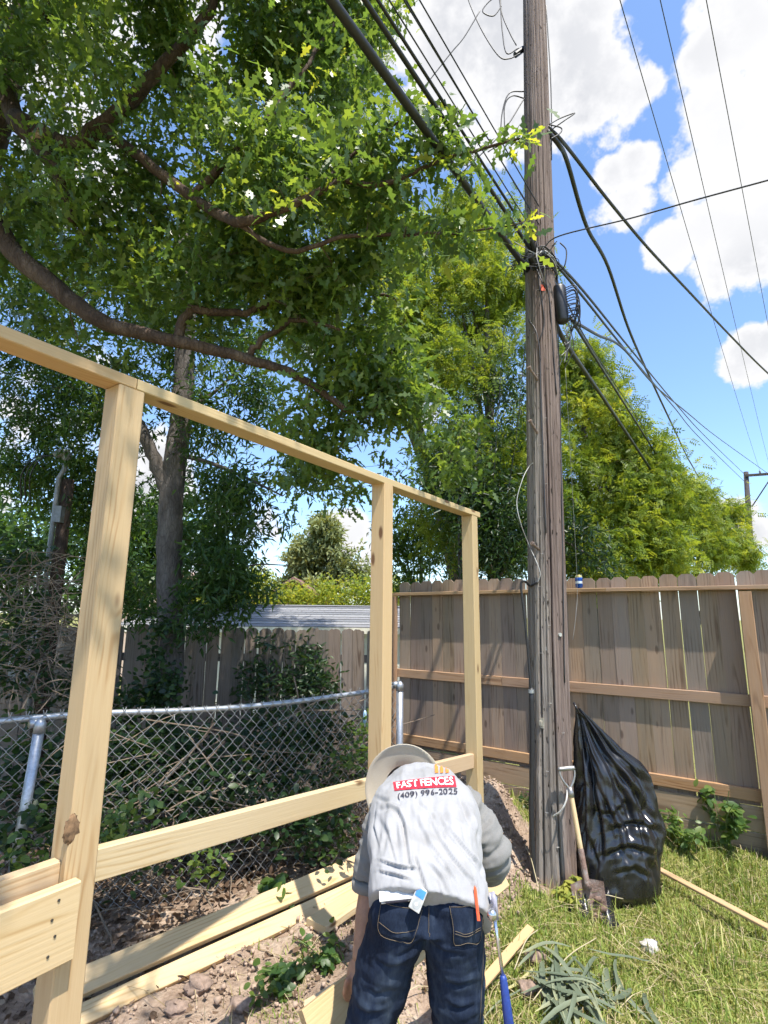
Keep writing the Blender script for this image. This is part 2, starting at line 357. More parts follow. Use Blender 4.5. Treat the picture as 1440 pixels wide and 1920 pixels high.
# ------------------------------------------------------------------ new pine fence frame
ZT = 2.53
P1 = atz(235, 733, ZT); P2 = atz(722, 908, ZT); P3 = atz(880, 968, ZT)
fdir = (P3-P1); fdir.z = 0; fdir.normalize(); fn = Vector((fdir.y, -fdir.x, 0))     # fn points to the lawn side
for q in (P2,):                                                       # keep the three posts in one line
    d = (q-P1).dot(fdir); q.xy = (P1+fdir*d).xy
def new_frame():
    t = thing('fence_frame', 'new yellow pine fence frame of three square posts and long rails', 'fence frame', (P2.x, P2.y, g1(P2.x, P2.y)))
    PW = .089
    for k, q in enumerate((P1, P2, P3)):
        m = MB(); base = g1(q.x, q.y)-.15; h = ZT-.0025-base
        board('post', (q.x, q.y, base), (q.x, q.y, ZT-.0025), PW, PW, M_new, t, up=fn, ch=.004)
    # flat cap rail on the posts: two lengths butted over the first post
    a = P1-fdir*1.6; b = P3+fdir*.09; o = fn*.0
    zc = ZT+.019
    board('top_rail', Vector((a.x, a.y, zc))+o, Vector((P1.x, P1.y, zc))+fdir*.012+o, .089, .038, M_new, t, warp=.004)
    board('top_rail', Vector((P1.x, P1.y, zc))+fdir*.015+o, Vector((b.x, b.y, zc))+o, .089, .038, M_new, t, warp=-.006)
    # middle rails between and behind the posts, on edge
    pl = P1-fn*0
    def onp(px, py): return atplane(px, py, pl, fn)
    A = onp(168, 1622); B = onp(692, 1478); C = onp(884, 1426)
    zl = (A.z+B.z)/2
    board('middle_rail', P1.xy.to_3d()+fdir*.047+Vector((0, 0, A.z)), P2.xy.to_3d()-fdir*.047+Vector((0, 0, B.z)), .089, .038, M_newrail, t, up=fn)
    board('middle_rail', P2.xy.to_3d()+fdir*.047+Vector((0, 0, B.z-.01)), P3.xy.to_3d()-fdir*.047+Vector((0, 0, C.z)), .089, .038, M_newrail, t, up=fn)
    L = onp(0, 1668)
    board('middle_rail', P1.xy.to_3d()-fdir*1.5+Vector((0, 0, A.z+.01)), P1.xy.to_3d()-fdir*.047+Vector((0, 0, A.z+.002)), .089, .038, M_newrail, t, up=fn)
    # wide face board screwed over the first post
    fb = P1+fn*(PW/2+.021)
    R = atplane(140, 1705, fb, fn); R2 = atplane(128, 1800, fb, fn)
    zc = (atplane(140, 1650, fb, fn).z+atplane(128, 1797, fb, fn).z)/2; wd = atplane(140, 1650, fb, fn).z-atplane(128, 1797, fb, fn).z
    e = Vector((R.x, R.y, zc))
    fbo = board('face_board', e, e-fdir*1.5, abs(wd), .036, M_newrail, t, up=fn, ch=.004)
    ms = plain('screw_head', (.10, .09, .08), .5, .6)
    for k in range(4):
        c = e-fdir*(.055+.012*(k % 2))+Vector((0, 0, wd*(.36-.22*k)))+fn*.0185
        m = MB(); m.tube([c, c+fn*.002], .0036, 8); m.build('screw_head', ms, fbo)
    # bark left on the corner of the first post
    c = atplane(133, 1556, P1+fn*.0445, fn); m = MB(); n_ = 14
    m.ell(c, (1, 1, 1), None, 16, 10); V = []
    for v in m.v:
        d_ = Vector(v)-c; k = 1+.5*noise.fractal(d_*2.3, .8, 2, 3); V.append(tuple(c+(fdir*(d_.x*.020)+fn*(d_.y*.0016)+Vector((0, 0, d_.z*.036)))*k))
    m.v = V; m.build('bark_patch', plain('bark_patch', (.21, .125, .065), .9, 0, .7, 45, .5), t, True)
    return t
frame = new_frame()

# ------------------------------------------------------------------ weathered back fence
BF0 = Vector((.20, 6.32, 0)); BF1 = Vector((2.98, 4.40, 0)); bdir = (BF1-BF0).normalized(); bn = Vector((bdir.y, -bdir.x, 0)); 
if bn.y > 0: bn = -bn                                                  # towards the camera
def picket_mesh(w, h, t, ear, seed, ragged=0.0):
    r = random.Random(seed); m = MB(); a = w/2; e = ear
    prof = [(-a, 0), (a, 0), (a, h-e), (a-e, h), (-a+e, h), (-a, h-e)]
    if ragged:
        k = 5; top = [(a-e*.3-(2*a-e*.6)*i/k, h-abs(r.gauss(0, ragged))-(e*.6 if i in (0, k) else 0)) for i in range(k+1)]
        prof = [(-a, 0), (a, 0), (a, h-e*1.3)]+top+[(-a, h-e*1.3)]
    n = len(prof); m.v = [(z, x, -t/2) for x, z in prof]+[(z, x, t/2) for x, z in prof]
    m.f = [tuple(range(n)), tuple(range(2*n-1, n-1, -1))]+[(i, i+n, (i+1) % n+n, (i+1) % n) for i in range(n)]
    me = m.mesh('picket'); return me
def back_fence():
    t = thing('wooden_fence', 'tall brown board privacy fence with dog-eared pickets behind the utility pole', 'fence', BF0+Vector((0, 0, g1(BF0.x, BF0.y))))
    ms = [picket_mesh(w, 1.80, .016, .032, i) for i, w in enumerate((.139, .140, .134, .139, .14, .127))]
    for me in ms: me.materials.append(M_picket)
    s = -.0; r = random.Random(5); i = 0
    while s < 4.9:
        k = r.randrange(6); w = (.139, .140, .134, .139, .14, .127)[k]
        gap = r.choice((.001, .002, .003, .003, .006, .011)) if s > 2.3 else r.choice((.001, .001, .002, .003))
        c = BF0+bdir*(s+w/2)-bn*(.010+.002*r.random()); top = 2.185+.012*math.sin(s*2.1)+r.gauss(0, .003)
        x = Vector((0, 0, 1))+bdir*r.gauss(0, .003)+bn*r.gauss(0, .002)
        o = bpy.data.objects.new('picket', ms[k]); link(o, t, axes((c.x, c.y, top-1.80), x, bn)); s += w+gap; i += 1
    def rail(name, z0, z1, s0, s1, w, th, up, off, mat=M_frail):
        a = BF0+bdir*s0+bn*off; b = BF0+bdir*s1+bn*off; a.z = z0; b.z = z1
        return board(name, a, b, w, th, mat, t, up=up, warp=r.gauss(0, .003))
    z = Vector((0, 0, 1))
    rail('top_ledge', 2.045, 2.055, -.06, 2.3, .089, .034, z, .044); rail('top_ledge', 2.055, 2.06, 2.303, 4.9, .089, .034, z, .044)
    rail('middle_rail', 1.165, 1.165, -.03, 1.24, .089, .038, bn, .0195); rail('middle_rail', 1.165, 1.175, 1.245, 4.9, .089, .038, bn, .0195)
    rail('bottom_rail', .475, .47, -.03, 1.9, .089, .038, bn, .0195); rail('bottom_rail', .472, .475, 1.905, 4.9, .089, .038, bn, .0195)
    rail('kick_board', .30, .30, 0, 2.42, .18, .022, bn, .014, M_picket); rail('kick_board', .30, .30, 2.424, 4.9, .18, .022, bn, .014, M_picket)
    rail('kick_board', .10, .10, 0, 2.42, .2, .022, bn, .013, M_picket); rail('kick_board', .10, .10, 2.424, 4.9, .2, .022, bn, .013, M_picket)
    for s, sg in ((-.05, 1), (1.80, 1), (3.36, 1), (4.85, 1)):
        c = BF0+bdir*s+bn*.085; g = g1(c.x, c.y)
        board('post', (c.x, c.y, g-.1), (c.x, c.y, 2.022), .089, .089, M_frail, t, up=bn, ch=.004)
    return t
bfence = back_fence()

# ------------------------------------------------------------------ old grey fence along the far side
def grey_fence():
    y0 = 6.45
    t = thing('wooden_fence', 'low grey rotting picket fence overgrown with creeper behind the chain link', 'fence', (-2.2, y0, g1(-2.2, y0)))
    ms = [picket_mesh(.138, 1.80, .017, .03, 50+i, .008) for i in range(6)]
    for me in ms: me.materials.append(M_grey)
    r = random.Random(9); x = -5.4
    gapat = [at(455, 1250, y0).x, at(515, 1250, y0).x]
    while x < .04:
        w = .138; c = Vector((x+w/2, y0+r.gauss(0, .003), 0)); top = 1.652+.012*math.sin(x*1.9)+r.gauss(0, .012)
        lean = r.gauss(0, .008)
        gap = abs(r.gauss(.0, .0015))
        for g in gapat:
            if x < g <= x+w+.002: gap = .03; lean = .012
        o = bpy.data.objects.new('picket', ms[r.randrange(6)]); link(o, t, axes((c.x, c.y, top-1.8), Vector((lean, 0, 1)), (0, -1, 0)))
        x += w+gap
    for z in (1.30, .5): board('rail', (-5.4, y0+.03, z), (.02, y0+.03, z), .089, .036, M_grey, t, up=(0, 1, 0))
    for x in (-4.9, -2.5, -.05): board('post', (x, y0+.095, -.5), (x, y0+.095, 1.45), .089, .089, M_grey, t, up=(0, 1, 0))
grey_fence()

# ------------------------------------------------------------------ chain-link fence
CA = Vector((-2.75, 2.62, 0)); CL = atz(75, 1347, 1.20); CB = atz(743, 1287, 1.20)
cdir = Vector((CB.x-CL.x, CB.y-CL.y, 0)).normalized(); cn = Vector((cdir.y, -cdir.x, 0))
CLx = CL.xy.to_3d(); CBx = CB.xy.to_3d(); Lc = (CBx-CLx).length
def chain_z(s):
    """height of the bent top pipe at distance s from the left post"""
    u = max(-.6, min(1, s/Lc)); px = None
    return 1.195+.012*u-.10*max(0, u)**.8*(1-max(0, u))*2.0
def chain_fence():
    t = thing('chain_link_fence', 'rusty grey chain link fence with a sagging pipe top rail', 'chain link fence', (CBx.x, CBx.y, g1(CBx.x, CBx.y)))
    pts = []
    # pipe follows the bend seen in the photograph
    for px, py in ((200, 1337), (330, 1333), (450, 1326), (560, 1315), (640, 1304), (695, 1296), (745, 1286)):
        pts.append(atplane(px, py, CLx, cn))
    left = [CLx-cdir*1.3+Vector((0, 0, 1.20)), CLx-cdir*.5+Vector((0, 0, 1.20)), CLx+Vector((0, 0, 1.205))]
    pp = curve(left+pts, 6)
    m = MB(); m.tube(pp, .019, 12); m.build('top_pipe', M_galv, t, True)
    prof = [((p-CLx).dot(cdir), p.z) for p in pp]; ss = np.array([a for a, b in prof]); zz = np.array([b for a, b in prof])
    ztop = lambda s: float(np.interp(s, ss, zz))
    for c, dz, lx, r in ((CLx, 1.2, -.07, .028), (CBx, 1.24, .0, .03)):
        m = MB(); b = g1(c.x, c.y)-.1
        m.tube([c+cn*.05+Vector((lx, 0, b)), c+cn*.05+Vector((lx*.5, 0, b+.6)), c+cn*.05+Vector((0, 0, dz-.02))], r, 14)
        m.build('post', M_galv, t, True)
        m = MB(); q = c+cn*.05+Vector((0, 0, dz-.02))
        m.tube([q+Vector((0, 0, -.05)), q, q+Vector((0, 0, .012)), q+Vector((0, 0, .03))], [r*1.12, r*1.12, r*.9, r*.35], 14)
        m.tube([q+cn*-.02-cdir*.05, q+cn*-.04+cdir*.02], .025, 10)
        m.build('post_cap', M_galv, t, True)
    # the second slim line post and rail end beside the corner post
    c = CBx-cdir*.06-cn*.03; m = MB(); m.tube([c+Vector((0, 0, -.2)), c+Vector((0, 0, 1.14))], .012, 8); m.build('tension_bar', M_galv, t, True)
    # woven wire: zig-zag strands, neighbours hooked into each other
    V = []; Fc = []; R = np.random.default_rng(2); dw = .042; hh = .046; s = -1.3; k = 0; seg = 4
    ang = np.arange(seg)*2*np.pi/seg
    cd = np.array(cdir); cnn = np.array(cn); c0 = np.array(CLx)
    while s < Lc-.03:
        zt = ztop(s)+.02; pos = c0+cd*s; zb = g1(pos[0], pos[1])-.02
        n = int((zt-zb)/hh); pts = []
        for j in range(n+1):
            side = (j+k) % 2
            u = s+(dw/2+.003)*(1 if side else -1)*1.0
            z = zt-j*hh
            bul = .02*math.sin(u*2.1+z*3)+.015*math.sin(u*5+1)
            wob = .004*math.sin(z*9+u*4)
            pts.append(c0+cd*(u+wob)+cnn*(.02+bul*(1.2-z)*.8+(.0025 if side else -.0025))+np.array([0, 0, z-.012*math.sin(u*1.7)]))
        if j: 
            pts.insert(0, pts[0]+cd*(.006 if (k % 2) else -.006)+np.array([0, 0, .022]))
        pts = np.array(pts); b = len(V)
        d = np.gradient(pts, axis=0); d /= np.linalg.norm(d, axis=1)[:, None]
        nrm = np.tile(cnn, (len(pts), 1)); bi = np.cross(d, nrm)
        ring = pts[:, None, :]+.0027*(np.cos(ang)[None, :, None]*nrm[:, None, :]+np.sin(ang)[None, :, None]*bi[:, None, :])
        V.extend(ring.reshape(-1, 3))
        for i in range(len(pts)-1):
            for q in range(seg): Fc.append((b+i*seg+q, b+i*seg+(q+1) % seg, b+(i+1)*seg+(q+1) % seg, b+(i+1)*seg+q))
        s += dw/2*2/2*1.0+dw/2; k += 1
        k = k*1
    w = npobj('woven_wire_mesh', np.array(V), np.array(Fc), M_galv2, t); w['kind'] = 'stuff'
    for s in (.25, .75, 1.2, 1.6, 2.0, 2.35):
        p = CLx+cdir*s; p.z = ztop(s); m = MB()
        m.tube([p+(Vector((0, 0, 1))*math.cos(a)+cn*math.sin(a))*.0215 for a in np.linspace(0, 6.0, 13)]+[p+cn*.03-Vector((0, 0, .05))], .002, 5)
        m.build('wire_tie', M_galv2, t)
chain_fence()

# ------------------------------------------------------------------ utility pole
PB = at(1037, 1640, 4.02); PB.z = -.3
_top = at(1002, 0, 4.02)
_b2 = at(1037, 1640, 4.02)
pax = (_top-_b2).normalized()
PB = _b2+pax*((-.3-_b2.z)/pax.z); PTOP = PB+pax*(9.9/pax.z)
def paxis(z): return PB+pax*((z-PB.z)/pax.z)
def prad(z): return .146-.0062*max(z, 0)+.02*math.exp(-max(z, 0)/.35)
def pole_mat():
    m, nt, p, o = newmat('old_creosote_pole')
    co = nd(nt, 'TexCoord').outputs['Object']
    st = nd(nt, 'VectorMath', {0: co, 1: (38, 38, 1.1)}, operation='MULTIPLY').outputs[0]
    st2 = nd(nt, 'VectorMath', {0: co, 1: (120, 120, 5)}, operation='MULTIPLY').outputs[0]
    st3 = nd(nt, 'VectorMath', {0: co, 1: (75, 75, 13)}, operation='MULTIPLY').outputs[0]
    n1 = nd(nt, 'TexNoise', {'Vector': st, 'Scale': 1, 'Detail': 7, 'Roughness': .62}).outputs[0]
    n2 = nd(nt, 'TexNoise', {'Vector': st2, 'Scale': 1, 'Detail': 4, 'Roughness': .6}).outputs[0]
    pits = nd(nt, 'TexNoise', {'Vector': st3, 'Scale': 1, 'Detail': 2}).outputs[0]
    big = nd(nt, 'TexNoise', {'Vector': co, 'Scale': 2.2, 'Detail': 3}).outputs[0]
    grey = ramp(nt, n1, [(.3, (.13, .11, .095)), (.5, (.24, .21, .185)), (.7, (.34, .305, .27))])
    red = ramp(nt, n1, [(.3, (.09, .062, .053)), (.5, (.18, .13, .112)), (.7, (.28, .215, .19))])
    sx = nd(nt, 'SeparateXYZ', {0: co})
    side = mth(nt, 'ADD', mapr(nt, sx.outputs[0], -.03, .08, 0, 1), mth(nt, 'MULTIPLY', mth(nt, 'SUBTRACT', big, .5), 1.4))
    c = mixc(nt, mapr(nt, side, .25, .8, 0, .8, True), grey, red)
    fresh = mapr(nt, mth(nt, 'MULTIPLY', big, mapr(nt, sx.outputs[2], 0.2, 1.6, 1.35, .9)), .62, .75, 0, .7, True)
    c = mixc(nt, mth(nt, 'MULTIPLY', fresh, mapr(nt, n2, .4, .6)), c, (.36, .24, .15))
    pit = mapr(nt, pits, .66, .72, 0, 1, True)
    c = mixc(nt, mapr(nt, n2, .28, .42, .75, 0), c, (.05, .035, .03))
    c = mixc(nt, pit, c, (.02, .015, .012))
    setp(nt, p, Base_Color=c, Roughness=.88); p.inputs['Specular IOR Level'].default_value = .2
    bump(nt, p, mth(nt, 'ADD', mth(nt, 'MULTIPLY', n1, .7), mth(nt, 'ADD', mth(nt, 'MULTIPLY', n2, .5), mth(nt, 'MULTIPLY', pit, -.9))), .9, .012)
    return m
M_pole = pole_mat()
def make_pole():
    t = thing('utility_pole', 'tall weathered wooden utility pole with long drying cracks and wires', 'utility pole', paxis(0))
    seg = 260; zs = np.concatenate([np.arange(-.3, 7.3, .05), np.arange(7.3, 9.65, .2)])
    th = np.arange(seg)*2*np.pi/seg
    # long drying cracks: (angle in degrees from straight at the camera, z0, z1, depth, width, drift per metre)
    R = np.random.default_rng(4)
    cr = [(-24, -.3, 3.3, .034, .030, 1.2), (14, -.3, 4.0, .042, .036, -2.0), (42, .3, 3.6, .020, .022, 2.0), (-52, 2.4, 5.0, .016, .018, 2.), (5, 3.6, 8, .010, .014, -1.5), (-5, 1.6, 3.9, .014, .016, -1.2),
          (30, 4.2, 9, .008, .014, 1.), (70, 0, 9, .018, .03, .5), (130, 0, 7, .02, .03, .5), (200, 0, 9, .02, .03, -.4), (-80, 0, 5, .016, .025, .7)]
    view = math.atan2(-PB.y, -PB.x)
    V = []
    fr = [(R.integers(5, 40), R.uniform(0, 6.3), R.uniform(-.3, .3), R.uniform(.3, 1)) for _ in range(22)]
    for z in zs:
        r = np.full(seg, prad(z))
        for k, ph, tw, a in fr: r += .0011*a*np.sin(k*th+ph+tw*z*2)
        for a0, z0, z1, dp, wd, dr in cr:
            if z0-.1 < z < z1:
                a = view+math.radians(a0+dr*(z-1.5)+1.6*math.sin(z*2.3+a0)+.7*math.sin(z*6.1+a0))
                d = (th-a+np.pi) % (2*np.pi)-np.pi
                fade = min(1, (z1-z)/.7)
                r -= dp*fade*np.exp(-np.abs(d/wd)**1.3*1.5)
                r -= .006*fade*np.where(d > 0, np.exp(-d/.25), 0)
        # pale split strip at the foot, on the camera side
        if z < .75:
            d = (th-view-math.radians(-38)+np.pi) % (2*np.pi)-np.pi; r += .012*(np.abs(d) < .16)
        c = paxis(z); V.append(np.stack([c.x+r*np.cos(th), c.y+r*np.sin(th), np.full(seg, z)], 1))
    n = len(zs); V = np.concatenate(V); i = np.arange(n*seg).reshape(n, seg)
    Fc = np.stack([i[:-1], np.roll(i, -1, 1)[:-1], np.roll(i, -1, 1)[1:], i[1:]], -1).reshape(-1, 4)
    V = V-np.array(paxis(0)); me = npmesh('shaft', V, Fc, None, True); me.materials.append(M_pole)
    sh = link(bpy.data.objects.new('shaft', me), t, Matrix.Translation(paxis(0)))
    m = MB(); c = paxis(9.58); m.tube([c, c+Vector((0, 0, .05))], [.083, .05], 20); m.build('pole_top', M_pole, t)
    return t, BVHTree.FromPolygons([tuple(v+np.array(paxis(0))) for v in V], [tuple(f) for f in Fc.tolist()])
pole, pole_bvh = make_pole()
def psurf(px, py, out=0.0):
    o = Vector((0, 0, H)); d = ray(px, py).normalized(); h = pole_bvh.ray_cast(o, d)
    if h[0] is None:
        p = at(px, py, 4.02); return p
    p = h[0]; a = paxis(p.z); n = (p-a); n.z = 0; n.normalize(); return p+n*out
M_hdpe = plain('black_terminal_plastic', (.015, .015, .017), .4, 0, .3, 30, .1)
M_white = plain('white_cable', (.42, .42, .40), .5, 0, .15, 50, 0)
M_orange = plain('orange_tag', (.75, .10, .03), .5, 0, .15, 50, 0)
M_rust = plain('rusty_steel', (.23, .17, .14), .7, .4, .4, 60, .2)
def pole_parts():
    t = pole
    # step bolts
    for (a, b), (c, d) in (((1008, 712), (992, 694)), ((1008, 812), (994, 793)), ((1010, 1030), (998, 1020))):
        p = psurf(a, b); q = p+(at(c, d, 3.86)-at(a, b, 3.86))*1.0+Vector((-.02, -.06, .0))
        m = MB(); m.tube([p, p.lerp(q, .88), q], .009, 8); m.tube([p.lerp(q, .86), q], .015, 8); m.build('step_bolt', M_rust, t)
    p = psurf(1018, 540, .002); m = MB(); q = axes(p, (1, 0, 0), psurf(1018, 540, .1)-p)
    m.box((-.016, -.027, 0), (.016, .027, .003)); m.v = [tuple(q@Vector(v)) for v in m.v]; m.build('orange_tag', M_orange, t)
    for a, b in ((1050, 1190), (1024, 1216)):
        p = psurf(a, b); n = (p-paxis(p.z)).normalized(); m = MB(); m.tube([p-n*.01, p+n*.006], .013, 12); m.build('washer', plain('bright_washer', (.55, .55, .52), .4, .5), t)
    p = psurf(1017, 1355); n = (p-paxis(p.z)); n.z = 0; n.normalize(); q = axes(p, pax.cross(n), n)
    m = MB(); m.box((-.02, -.033, -.01), (.02, .033, .022)); m.box((-.010, -.015, .02), (.010, .015, .034)); m.v = [tuple(q@Vector(v)) for v in m.v]; m.build('bracket', plain('grey_bracket', (.40, .37, .30), .6), t)
    # pale lead that loops off the pole and drops into a black conduit
    w = [psurf(1000, 868, .004), psurf(994, 876, .012), at(980, 898, 3.92), at(969, 940, 3.9), at(976, 980, 3.88), psurf(993, 1018, .012), psurf(1006, 1050, .012), psurf(1014, 1075, .014), psurf(1010, 1092, .014)]
    m = MB(); m.tube(curve(w, 6), .0032, 6); m.build('white_lead', M_white, t, True)
    w = [psurf(1010, 1092, .014), psurf(997, 1098, .012), at(984, 1090, 3.9), at(977, 1094, 3.9), at(979, 1120, 3.9), at(986, 1180, 3.9), at(993, 1260, 3.9), at(996, 1300, 3.9)]
    m = MB(); m.tube(curve(w, 6), .009, 8); m.build('black_lead', M_black, t, True)
    w = [at(996, 1290, 3.9), at(998, 1380, 3.9), at(997, 1470, 3.9), at(996, 1520, 3.9)]
    w.append(Vector((w[-1].x, w[-1].y, .0)))
    m = MB(); m.tube(curve(w, 4), .0165, 10); c = m.build('conduit', M_black, t, True)
    m = MB(); p = at(996, 1296, 3.9); m.tube([p-Vector((0, 0, .012)), p+Vector((0, 0, .012))], .021, 12); m.build('clamp', M_galv, t)
    # ground wire down the right edge and a dark lead in the crack
    w = [psurf(1040, 480, .006)]+[psurf(1046+(.016*(y-560)), y, .006) for y in range(560, 1340, 90)]
    m = MB(); m.tube(curve(w, 4), .004, 6); m.build('ground_wire', M_wire, t, True)
    for pts in ([(1015, 470), (1022, 520), (1030, 570), (1036, 660), (1042, 740)], [(1020, 470), (1010, 520), (1020, 600), (1012, 640)], [(1030, 470), (1045, 520), (1048, 560)], [(992, 600), (1005, 620), (1012, 660), (1014, 740), (1020, 900), (1024, 1000)],
                [(1003, 440), (1010, 470), (1018, 500), (1021, 540)]):
        m = MB(); m.tube(curve([psurf(a, b, .008) for a, b in pts], 5), .0045, 6); m.build('pole_wire', M_black if len(pts) != 6 else M_wire, t, True)
    # lashing of wires wound round the pole
    R = random.Random(3)
    for k in range(9):
        z0 = psurf(1010, 462+3.5*k).z; rr = prad(z0)+.010+.006*R.random(); tilt = R.gauss(.0, .16); ph = R.random()*6.28
        pts = []
        for i in range(49):
            a = i/48*2*math.pi; c = paxis(z0); pts.append(c+Vector((rr*math.cos(a), rr*math.sin(a), tilt*rr*math.sin(a+ph)+R.gauss(0, .003)-.10*max(0, math.cos(a)))))
        m = MB(); m.tube(pts, .004+.004*R.random(), 6); m.build('wire_wrap', M_black if k % 3 else M_galv2, t, True)
    for k in range(14):
        a = psurf(1000+R.random()*38, 458+R.random()*50, .014); b_ = at(966+R.gauss(0, 12), 490+R.gauss(0, 20), 3.95) if k % 2 else psurf(1000+R.random()*40, 490+R.random()*60, .012)
        mid = a.lerp(b_, .5)+Vector((R.gauss(0, .05), -.06-.03*R.random(), R.gauss(0, .05))); m = MB(); m.tube(curve([a, mid, b_], 6), .003+.002*R.random(), 5); m.build('tangled_wire', M_black if k % 3 else M_galv2, t, True)
    for k in range(16):
        y_ = 560+k*68+R.gauss(0, 12); p = psurf(1000+R.random()*40+.02*(y_-560), y_, .002); n = (p-paxis(p.z)); n.z = 0; n.normalize(); q = n.cross(Vector((0, 0, 1)))
        m = MB(); m.tube([p-q*.009, p-q*.009+n*.007, p+q*.009+n*.007, p+q*.009], .0018, 5); m.build('staple', M_galv2, t)
    # clamps that hold the strand to the pole
    for z, w in ((psurf(1000, 500).z, .05), (psurf(1000, 470).z, .04)):
        c = paxis(z); d = Vector((-.6, -.8, 0)); m = MB(); m.tube([c+d*.10-Vector((0, 0, .02)), c+d*.22+Vector((0, 0, .03))], w*.6, 10); m.build('strand_clamp', M_hdpe, t)
    # black terminal housing with drop wires
    b0 = at(1048, 535, 3.93); b1 = at(1056, 607, 3.93); ax = (b0-b1)
    m = MB()
    m.tube([b1, b1+ax*.03, b1+ax*.1, b1+ax*.5, b1+ax*.93, b1+ax*.98, b0], [.02, .042, .050, .054, .052, .044, .03], 12, sq=(1, .85)); tb = m.build('terminal_box', M_hdpe, t, True)
    for k in range(14):
        p = b1+ax*(.08+.06*k)+Vector((.02, -.03, 0)); 
        e = at(1072+R.gauss(4, 4), 600+R.gauss(10, 12), 3.9)
        mid = p+Vector((.07+.03*R.random(), -.02-.03*R.random(), .01*R.gauss(0, 1)))
        m = MB(); m.tube(curve([p, mid, mid.lerp(e, .5)+Vector((.03*R.random(), 0, -.03)), e], 5), .0042, 5); m.build('drop_wire', M_black, tb, True)
    for k in range(10):
        a = at(1068+R.gauss(0, 5), 610+R.gauss(0, 12), 3.92); b_ = at(1062+R.gauss(0, 7), 660+R.gauss(0, 22), 3.92)
        mid = a.lerp(b_, .5)+Vector((R.gauss(0, .04), R.gauss(0, .02), R.gauss(0, .04)))
        m = MB(); m.tube(curve([a, mid, b_], 6), .0035, 5); m.build('tangled_wire', M_black if k % 2 else M_galv2, t, True)
    for ppts in ([(1050, 455), (1062, 470), (1058, 500), (1044, 510)], [(1030, 245), (1060, 225), (1078, 212), (1050, 222), (1028, 235)], [(1028, 235), (1052, 240), (1050, 250), (1030, 262)], [(1024, 10), (1032, 140), (1034, 220), (1034, 300)],
                 [(985, 172), (955, 175), (942, 210), (938, 260)], [(985, 185), (960, 180), (946, 200), (944, 260), (915, 285)], [(975, 100), (955, 110), (935, 105), (905, 60), (880, 5), (868, -40)],
                 [(972, 90), (950, 100), (942, 60), (938, 10), (930, -40)], [(968, 85), (955, 60), (940, 20), (938, -40)], [(940, 12), (925, 30), (905, 22), (915, 5), (935, -10)], [(985, 185), (940, 250), (860, 330)], [(900, 20), (870, 70), (845, 100), (790, 170)]):
        ps = []
        for a, b in ppts:
            h = psurf(a, b, .01) if 975 < a < 1045 and b > 0 else at(a, b, 3.95); ps.append(h)
        m = MB(); m.tube(curve(ps, 6), .0055, 6); m.build('wire_loop', M_black, t, True)
    p = psurf(982, 95, .03); m = MB(); m.tube([p-Vector((.05, 0, .04)), p+Vector((.03, 0, .03))], .026, 10); m.build('splice_block', M_hdpe, t)
    # crossarm with insulators at the top (above the picture)
    ca = Vector((.8, -.6, 0)); c = paxis(9.35)+Vector((-.6, -.8, 0))*.1
    a = board('crossarm', c-ca*1.25, c+ca*1.25, .11, .09, M_pole, t, up=(-.6, -.8, 0))
    for s in (-1.1, .35, 1.15):
        q = c+ca*s; m = MB(); m.tube([q+Vector((0, 0, .05)), q+Vector((0, 0, .12)), q+Vector((0, 0, .15)), q+Vector((0, 0, .19))], [.03, .055, .04, .05], 12); m.build('insulator', plain('brown_porcelain', (.16, .07, .04), .2), t, True)
    return c, ca
xarm_c, xarm_d = pole_parts()

# ------------------------------------------------------------------ far pole
FPb = at(1410, 1060, 31); FPtop = at(1399, 888, 31)
def far_pole():
    M_fpole = plain('dark_far_pole', (.055, .045, .045), .9, 0, .3, 8, 0)
    t = thing('utility_pole', 'slim dark utility pole with crossarm far beyond the board fence', 'utility pole', (FPb.x, FPb.y, g1(FPb.x, FPb.y)))
    m = MB(); b = Vector((FPb.x, FPb.y, -1)); m.tube([b, FPb, FPtop+Vector((0, 0, .1))], [.2, .17, .125], 12); m.build('shaft', M_fpole, t, True)
    c = FPtop+Vector((0, 0, -.15)); ca = Vector((.93, -.36, 0)).normalized()
    a0, a1 = c-ca*.15-Vector((0, .14, 0)), c+ca*2.6-Vector((0, .14, 0)); board('crossarm', a0, a1, .14, .12, M_fpole, t, up=(-.36, -.93, 0))
    m = MB(); m.tube([c-Vector((0, .16, 1.9)), c+ca*1.2-Vector((0, .22, .08))], .035, 6); m.build('brace', M_fpole, t)
    m = MB(); m.tube([c-Vector((0, .16, 1.9)), c-ca*.35-Vector((0, .22, 1.55))], .035, 6); m.build('brace', M_fpole, t)
    ins = []
    for s in (.62, 1.15, 2.4):
        q = c+ca*s+Vector((0, -.14, .06)); m = MB(); m.tube([q, q+Vector((0, 0, .1)), q+Vector((0, 0, .2))], [.03, .06, .04], 8); m.build('insulator', plain('grey_insulator', (.2, .2, .22), .3), t, True); ins.append(q+Vector((0, 0, .2)))
    return ins
far_ins = far_pole()

